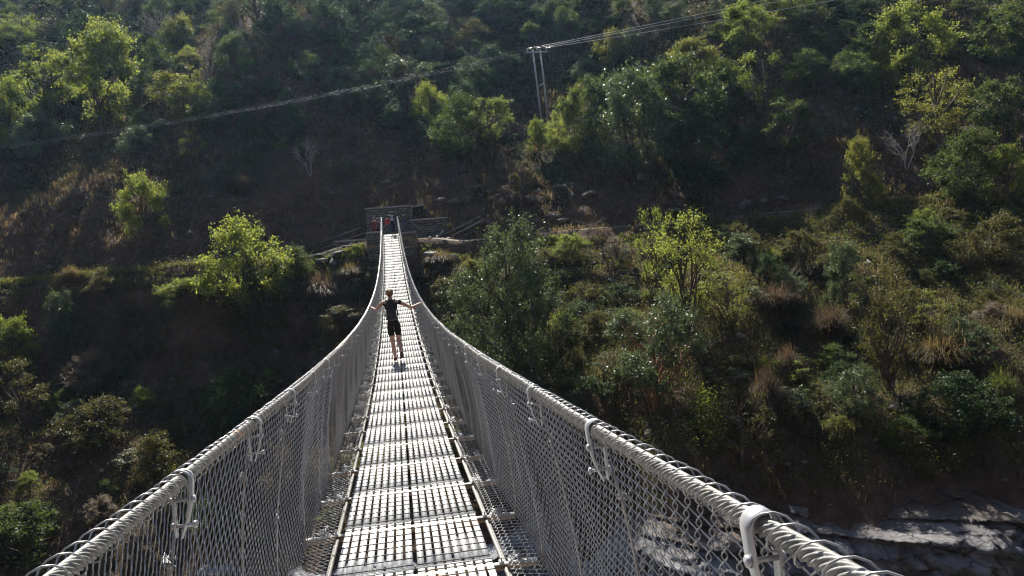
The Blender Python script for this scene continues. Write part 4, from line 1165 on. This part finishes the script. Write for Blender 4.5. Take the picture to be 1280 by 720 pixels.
for k, w_ in enumerate(('upper', 'middle', 'lowest')):
    span(ins[k], lt[k], .75, w_ + ' of the three power lines sagging left from the twin pole')

# ------------------------------------------------------------------ people
M['skin'] = simple_mat('skin', (.48, .29, .21), .5, var=.08, scale=20)
M['skin_dark'] = simple_mat('skin_brown', (.24, .13, .085), .5, var=.08, scale=20)
def cloth(name, c): return simple_mat(name, c, .85, var=.2, scale=14, bump=.15)
M['blackcloth'] = cloth('black_cloth', (.009, .009, .011)); M['navy'] = cloth('navy_cloth', (.018, .022, .045)); M['red'] = cloth('red_cloth', (.42, .03, .03))
M['maroon'] = cloth('maroon_cloth', (.13, .03, .035)); M['greycloth'] = cloth('grey_cloth', (.25, .25, .26)); M['bluecloth'] = cloth('blue_cloth', (.03, .05, .12)); M['denim'] = cloth('denim_cloth', (.05, .06, .09))
M['packfab'] = cloth('pack_fabric', (.03, .032, .042)); M['shoe'] = cloth('shoe_brown', (.06, .025, .02)); M['sole'] = cloth('shoe_sole', (.10, .06, .05))
M['blond'] = simple_mat('blond_hair', (.19, .115, .06), .5, var=.35, scale=40, bump=.4); M['blackhair'] = simple_mat('black_hair', (.012, .01, .009), .4, var=.3, scale=40)
M['eye'] = simple_mat('eye_dark', (.03, .02, .02), .2, var=.05)

def skin_obj(name, verts, edges, radii, mat, parent, root=0, sub=2):
    me = bpy.data.meshes.new(name); me.from_pydata([tuple(map(float, v)) for v in verts], edges, []); me.materials.append(mat)
    o = link(name, me, parent)
    md = o.modifiers.new('skin', 'SKIN'); md.use_smooth_shade = True; md.branch_smoothing = .4
    sv = me.skin_vertices[0].data
    for i, r_ in enumerate(radii): sv[i].radius = r_ if isinstance(r_, tuple) else (r_, r_)
    for i in range(len(verts)): sv[i].use_root = (i == root)
    s = o.modifiers.new('sub', 'SUBSURF'); s.levels = sub; s.render_levels = sub
    return o
def ellipsoid(name, c, r, mat, parent, noise=.0, seed=0, sub=3):
    bm = bmesh.new(); bmesh.ops.create_icosphere(bm, subdivisions=sub, radius=1)
    V = np.array([v.co[:] for v in bm.verts]); V = V * (1 + noise * noise3(V[:, 0] * 3, V[:, 1] * 3, V[:, 2] * 3, seed))[:, None] * np.array(r) + np.array(c)
    for v, q in zip(bm.verts, V): v.co = q
    me = bpy.data.meshes.new(name); bm.to_mesh(me); bm.free(); me.materials.append(mat)
    for p in me.polygons: p.use_smooth = True
    return link(name, me, parent)
def hand_chain(V, E, Rd, wrist_i, wrist, d, down, side):
    """palm and five fingers; d: hand direction, down: direction the fingers curl to, side: towards the thumb"""
    d, down, side = [np.array(a, float) / np.linalg.norm(a) for a in (d, down, side)]
    palm = wrist + d * .045; V.append(palm); Rd.append((.030, .016)); pi_ = len(V) - 1; E.append((wrist_i, pi_))
    for k, (off, L) in enumerate(((.028, .068), (.010, .078), (-.009, .072), (-.027, .058))):
        root = palm + d * .035 + side * off; V.append(root); Rd.append(.0095); ri = len(V) - 1; E.append((pi_, ri))
        m1 = root + d * L * .42 + down * L * .18; m2 = m1 + d * L * .15 + down * L * .34; m3 = m2 - d * L * .12 + down * L * .22
        last = ri
        for q, r_ in ((m1, .0085), (m2, .008), (m3, .007)):
            V.append(q); Rd.append(r_); E.append((last, len(V) - 1)); last = len(V) - 1
    t1 = wrist + d * .03 + side * .034; t2 = t1 + d * .025 + side * .014 + down * .02; t3 = t2 + d * .014 + down * .026
    last = pi_
    for q, r_ in ((t1, .011), (t2, .0095), (t3, .008)):
        V.append(q); Rd.append(r_); E.append((last, len(V) - 1)); last = len(V) - 1

def figure(loc, rz, scale, lab, pose, look, bag=None):
    """local axes: x to the figure's right, y forward, z up, feet on z = 0"""
    e = tag(empty('person', tuple(map(float, loc)), rz), lab, 'person'); e.scale = (scale,) * 3
    V, E, Rd = [], [], []
    def v(p, r_, frm=None):
        V.append(np.array(p, float)); Rd.append(r_); i = len(V) - 1
        if frm is not None: E.append((frm, i))
        return i
    P = pose
    sw = P.get('sway', 0.)
    pel = v((sw * .3, 0, .93), (.125, .10)); wa = v((sw * .6, .005, 1.06), (.105, .085), pel); ch = v((sw * .85, .01, 1.22), (.125, .095), wa); uc = v((sw, .01, 1.34), (.115, .085), ch)
    nk = v((sw, .005, 1.43), (.052, .052), uc); nt_ = v((sw, .02, 1.485), (.050, .052), nk); hd = v((sw, .03, 1.555), (.074, .088), nt_); cr = v((sw, .02, 1.625), (.066, .080), hd)
    jaw = v((sw, .085, 1.505), (.034, .030), nt_); nose = v((sw, .128, 1.553), (.012, .014), hd)
    for s in (-1, 1): v((sw + s * .088, .015, 1.553), (.012, .022), hd)
    arms = {}
    for s, nm in ((-1, 'L'), (1, 'R')):
        sh_, el, wr = P['arm' + nm]
        a = v((sw + s * .155, 0, 1.375), (.058, .055), uc); a2 = v(np.array(sh_), (.050, .048), a); b = v(el, (.038, .038), a2); m = v((np.array(el) * .6 + np.array(wr) * .4), (.036, .034), b); c = v(wr, (.024, .020), m)
        arms[nm] = (V[a], V[a2], V[b], V[c])
        hd_, dn, sd = P['hand' + nm]; hand_chain(V, E, Rd, c, V[c], hd_, dn, sd)
    legs = {}
    for s, nm in ((-1, 'L'), (1, 'R')):
        kn, an, toe = [np.array(q, float) for q in P['leg' + nm]]
        h = v((s * .085 + sw * .2, 0, .86), (.092, .092), pel); th = v((V[h] * .55 + kn * .45), (.080, .080), h); k = v(kn, (.052, .054), th); cf = v((kn * .62 + an * .38) + np.array([0, -.015, 0]), (.052, .054), k); a = v(an, (.034, .036), cf); v(an + (toe - an) * .9, (.030, .022), a)
        legs[nm] = (V[h], V[th], kn, an, toe)
    skin = look.get('skin', M['skin'])
    skin_obj('body', V, E, Rd, skin, e, pel)
    # clothing
    def sub_skin(name, pts, edges, rad, mat, root=0): return skin_obj(name, pts, edges, rad, mat, e, root)
    top = [V[pel] - [0, 0, .03], V[wa], V[ch], V[uc], V[uc] + [0, 0, .035]]; te = [(0, 1), (1, 2), (2, 3), (3, 4)]; tr2 = [(.134, .116), (.114, .096), (.128, .102), (.118, .092), (.062, .055)]
    for nm in 'LR':
        a, a2, b, c = arms[nm]; full = look.get('sleeves', 1)
        top.append(a); tr2.append((.061, .060)); te.append((3, len(top) - 1)); top.append(a2 if full == 0 else a2); tr2.append((.054, .052)); te.append((len(top) - 2, len(top) - 1))
        if full: top += [b, b * .15 + c * .85]; tr2 += [(.050, .050), (.036, .034)]; te += [(len(top) - 3, len(top) - 2), (len(top) - 2, len(top) - 1)]
    sub_skin('shirt', top, te, tr2, look['top'], 2)
    bt = [V[wa], V[pel]]; be = [(0, 1)]; brd = [(.106, .090), (.127, .112)]
    for nm in 'LR':
        h, th, kn, an, toe = legs[nm]
        pts = [h, th, th * .25 + kn * .75] if look.get('shorts') else [h, th, kn, an * .9 + kn * .1]
        rr = [(.094, .098), (.084, .087), (.066, .068)] if look.get('shorts') else [(.104, .108), (.094, .096), (.072, .074), (.055, .058)]
        last = 1
        for p, r_ in zip(pts, rr): bt.append(p); brd.append(r_); be.append((last, len(bt) - 1)); last = len(bt) - 1
    sub_skin('shorts' if look.get('shorts') else 'trousers', bt, be, brd, look['bottom'], 1)
    for nm in 'LR':
        h, th, kn, an, toe = legs[nm]; d = toe - an; hl = an + np.array([0, -.035, -.035]) if P.get('flat' + nm, True) else an - d * .25 + np.array([0, -.02, -.02])
        s_ = skin_obj('shoe', [an + [0, 0, .03], an * .7 + hl * .3, hl, an * .4 + toe * .6, toe], [(0, 1), (1, 2), (1, 3), (3, 4)], [(.044, .046), (.044, .046), (.034, .034), (.042, .034), (.036, .024)], look.get('shoe', M['shoe']), e, 1)
    hc = (sw, 0.005, 1.585)
    ellipsoid('hair', hc, (.089, .100, .098), look.get('hair', M['blackhair']), e, .06, 3)
    if look.get('bun'): ellipsoid('hair_bun', (sw + .005, -.125, 1.60), (.042, .040, .044), look['hair'], e, .12, 5)
    if look.get('hat'):
        mb = MB(); mb.tube([(sw, .01, 1.60), (sw, .01, 1.66), (sw, .01, 1.70), (sw, .01, 1.71)], [.108, .104, .075, .01], 16); mb.box((sw, .12, 1.612), (.14, .12, .012)); mb.build('cap', look['hat'], e, True)
    return e, V
W_ = {}
# the woman in front: walks away, both hands on the handrails
yw = 17.95; zw = float(dz(yw)) + .012; xw = -.125
hr = RH - .012
poseW = dict(sway=-.035,
    armL=((-.255, -.01, 1.335), (-.37, -.03, 1.215), (-.475 + 0.0, .05, 1.29)), armR=((.235, -.01, 1.315), (.42, -.02, 1.20), (.645, .06, 1.285)),
    handL=((-.35, .85, .02), (-.35, 0, -1), (.9, .3, 0)), handR=((.35, .85, .02), (.35, 0, -1), (-.9, .3, 0)),
    legL=((-.06, .06, .50), (-.03, -.02, .085), (-.04, .12, .03)), legR=((.085, .03, .50), (.115, -.22, .215), (.115, -.16, .085)), flatR=False)
wl = figure((xw, yw, zw), 0, .985, 'woman in black shorts and sleeveless top walking away with both hands on the rails', poseW,
    dict(top=M['blackcloth'], bottom=M['blackcloth'], sleeves=0, shorts=1, hair=M['blond'], bun=1, shoe=M['shoe']))
# her backpack
def backpack(loc, rz, sc, mat, lab):
    e = tag(empty('backpack', tuple(map(float, loc)), rz), lab, 'backpack'); e.scale = (sc,) * 3
    def rb(name, c, s, bev):
        bm = bmesh.new(); bmesh.ops.create_cube(bm, size=1)
        for v_ in bm.verts:
            k = 1 - .22 * (v_.co.z > 0); v_.co = Vector((v_.co.x * s[0] * k, v_.co.y * s[1] * k, v_.co.z * s[2]))
        bmesh.ops.bevel(bm, geom=bm.edges[:] + bm.verts[:], offset=bev, segments=4, affect='EDGES', profile=.6)
        for v_ in bm.verts: v_.co += Vector(c) + Vector((0, .006 * math.sin(v_.co.z * 40), 0))
        me = bpy.data.meshes.new(name); bm.to_mesh(me); bm.free(); me.materials.append(mat)
        for p in me.polygons: p.use_smooth = True
        return link(name, me, e)
    rb('sack', (0, 0, 0), (.25, .17, .44), .055); rb('pocket', (0, -.095, -.07), (.19, .06, .22), .025); rb('top_flap', (0, -.02, .205), (.19, .17, .07), .03)
    for s in (-1, 1):
        mb = MB(); mb.tube([(s * .09, .07, .21), (s * .10, .13, .245), (s * .115, .22, .22), (s * .125, .27, .10), (s * .14, .23, -.03), (s * .145, .10, -.14)], [.017] * 6, 6); mb.build('shoulder_strap', mat, e, True)
    mb = MB(); mb.tube([(-.03, .04, .24), (-.015, .04, .27), (.015, .04, .27), (.03, .04, .24)], .007, 6); mb.build('grab_loop', mat, e, True)
    return e
backpack((xw - .032, yw - .175, zw + 1.17), 0, .985, M['packfab'], 'black backpack on the back of the woman walking the bridge')
M['greypack'] = cloth('grey_pack', (.32, .33, .35))
stand = lambda sw=0.: dict(sway=sw, armL=((-.22, 0, 1.30), (-.25, .0, 1.10), (-.20, .12, .92)), armR=((.22, 0, 1.30), (.25, 0, 1.10), (.22, .14, .93)),
    handL=((.1, .4, -.9), (.3, .4, 0), (.3, .9, .2)), handR=((-.1, .4, -.9), (-.3, .4, 0), (-.3, .9, .2)),
    legL=((-.09, .03, .48), (-.10, -.02, .085), (-.11, .13, .03)), legR=((.09, .03, .48), (.11, .01, .085), (.12, .16, .03)))
def gx(px, y, z): return float(at_y(px, 0, y)[0]) if False else float((ray(px, 290) * (y / ray(px, 290)[1]))[0])
zl = 4.27
figure((gx(491.5, 60.0, 0) , 60.0, float(dz(60.0)) + .012), .1, 1.0, 'person in dark blue clothes and pale cap standing in front at the far bridge end', stand(), dict(top=M['navy'], bottom=M['navy'], hat=M['greycloth'], skin=M['skin_dark'], shoe=M['blackcloth']))
figure((gx(486.6, 61.6, 0), 61.6, zl), .4, .98, 'person in a bright red top beside the one in dark blue', stand(), dict(top=M['red'], bottom=M['denim'], skin=M['skin_dark'], shoe=M['blackcloth']))
figure((gx(468.5, 63.0, 0), 63.0, zl), 3.0, 1.0, 'person in maroon with a pale cap standing left of the left handrail end', stand(), dict(top=M['maroon'], bottom=M['maroon'], hat=M['greycloth'], skin=M['skin_dark'], shoe=M['blackcloth']))
figure((gx(473.4, 63.6, 0), 63.6, zl), 2.5, .97, 'person in dark clothes between the one in maroon and the left rail', stand(), dict(top=M['denim'], bottom=M['blackcloth'], skin=M['skin_dark'], shoe=M['blackcloth']))
figure((gx(506.5, 62.6, 0), 62.6, zl), 1.2, 1.0, 'person in a blue-grey jacket leaning near the right handrail end', stand(.04), dict(top=M['bluecloth'], bottom=M['denim'], skin=M['skin_dark'], hat=M['greycloth'], shoe=M['blackcloth']))
backpack((gx(491.5, 60, 0) , 60.0 - .18, float(dz(60.0)) + 1.2), .1, .95, M['greypack'], 'small grey backpack worn by the person in dark blue at the bridge end')

HAZE = .00015
EXPO = 1.15
# ------------------------------------------------------------------ light, sky, air
EL, AZ = 48.5, -4.
sun = bpy.data.lights.new('sun', 'SUN'); so = bpy.data.objects.new('sun', sun); col.objects.link(so)
sun.energy = 5.0; sun.angle = R(.5); sun.color = (1.0, .95, .86)
sd = Vector((math.sin(R(AZ)) * math.cos(R(EL)), math.cos(R(AZ)) * math.cos(R(EL)), math.sin(R(EL))))
so.rotation_mode = 'QUATERNION'; so.rotation_quaternion = sd.to_track_quat('Z', 'Y'); so.location = (0, 60, 80)
w = bpy.data.worlds.new('World'); scene.world = w; w.use_nodes = True
nt = w.node_tree; nt.nodes.clear()
sky = nt.nodes.new('ShaderNodeTexSky'); sky.sky_type = 'NISHITA'; sky.sun_disc = False; sky.sun_elevation = R(EL); sky.sun_rotation = R(AZ)
bg = nt.nodes.new('ShaderNodeBackground'); bg.inputs['Strength'].default_value = .05
ow = nt.nodes.new('ShaderNodeOutputWorld'); nt.links.new(sky.outputs[0], bg.inputs[0]); nt.links.new(bg.outputs[0], ow.inputs['Surface'])
if HAZE:
    hm = bpy.data.materials.new('haze'); hm.use_nodes = True; n_ = hm.node_tree; n_.nodes.clear()
    pv = n_.nodes.new('ShaderNodeVolumePrincipled'); pv.inputs['Color'].default_value = (.42, .66, 1, 1); pv.inputs['Density'].default_value = HAZE; pv.inputs['Anisotropy'].default_value = .55
    oo = n_.nodes.new('ShaderNodeOutputMaterial'); n_.links.new(pv.outputs[0], oo.inputs['Volume'])
    mb = MB(); mb.box((20, 60, 45), (360, 320, 136)); h = mb.build('haze', hm); tag(h, kind='stuff')
v = scene.view_settings; v.view_transform = 'Standard'; v.look = 'None'; v.gamma = 1; v.use_curve_mapping = False; v.exposure = EXPO
scene.cycles.use_denoising = True
scene.cycles.max_bounces = 6; scene.cycles.transparent_max_bounces = 8; scene.cycles.volume_bounces = 0; scene.cycles.diffuse_bounces = 3; scene.cycles.glossy_bounces = 3; scene.cycles.transmission_bounces = 3
scene.cycles.use_light_tree = False
scene.cycles.filter_width = 1.2
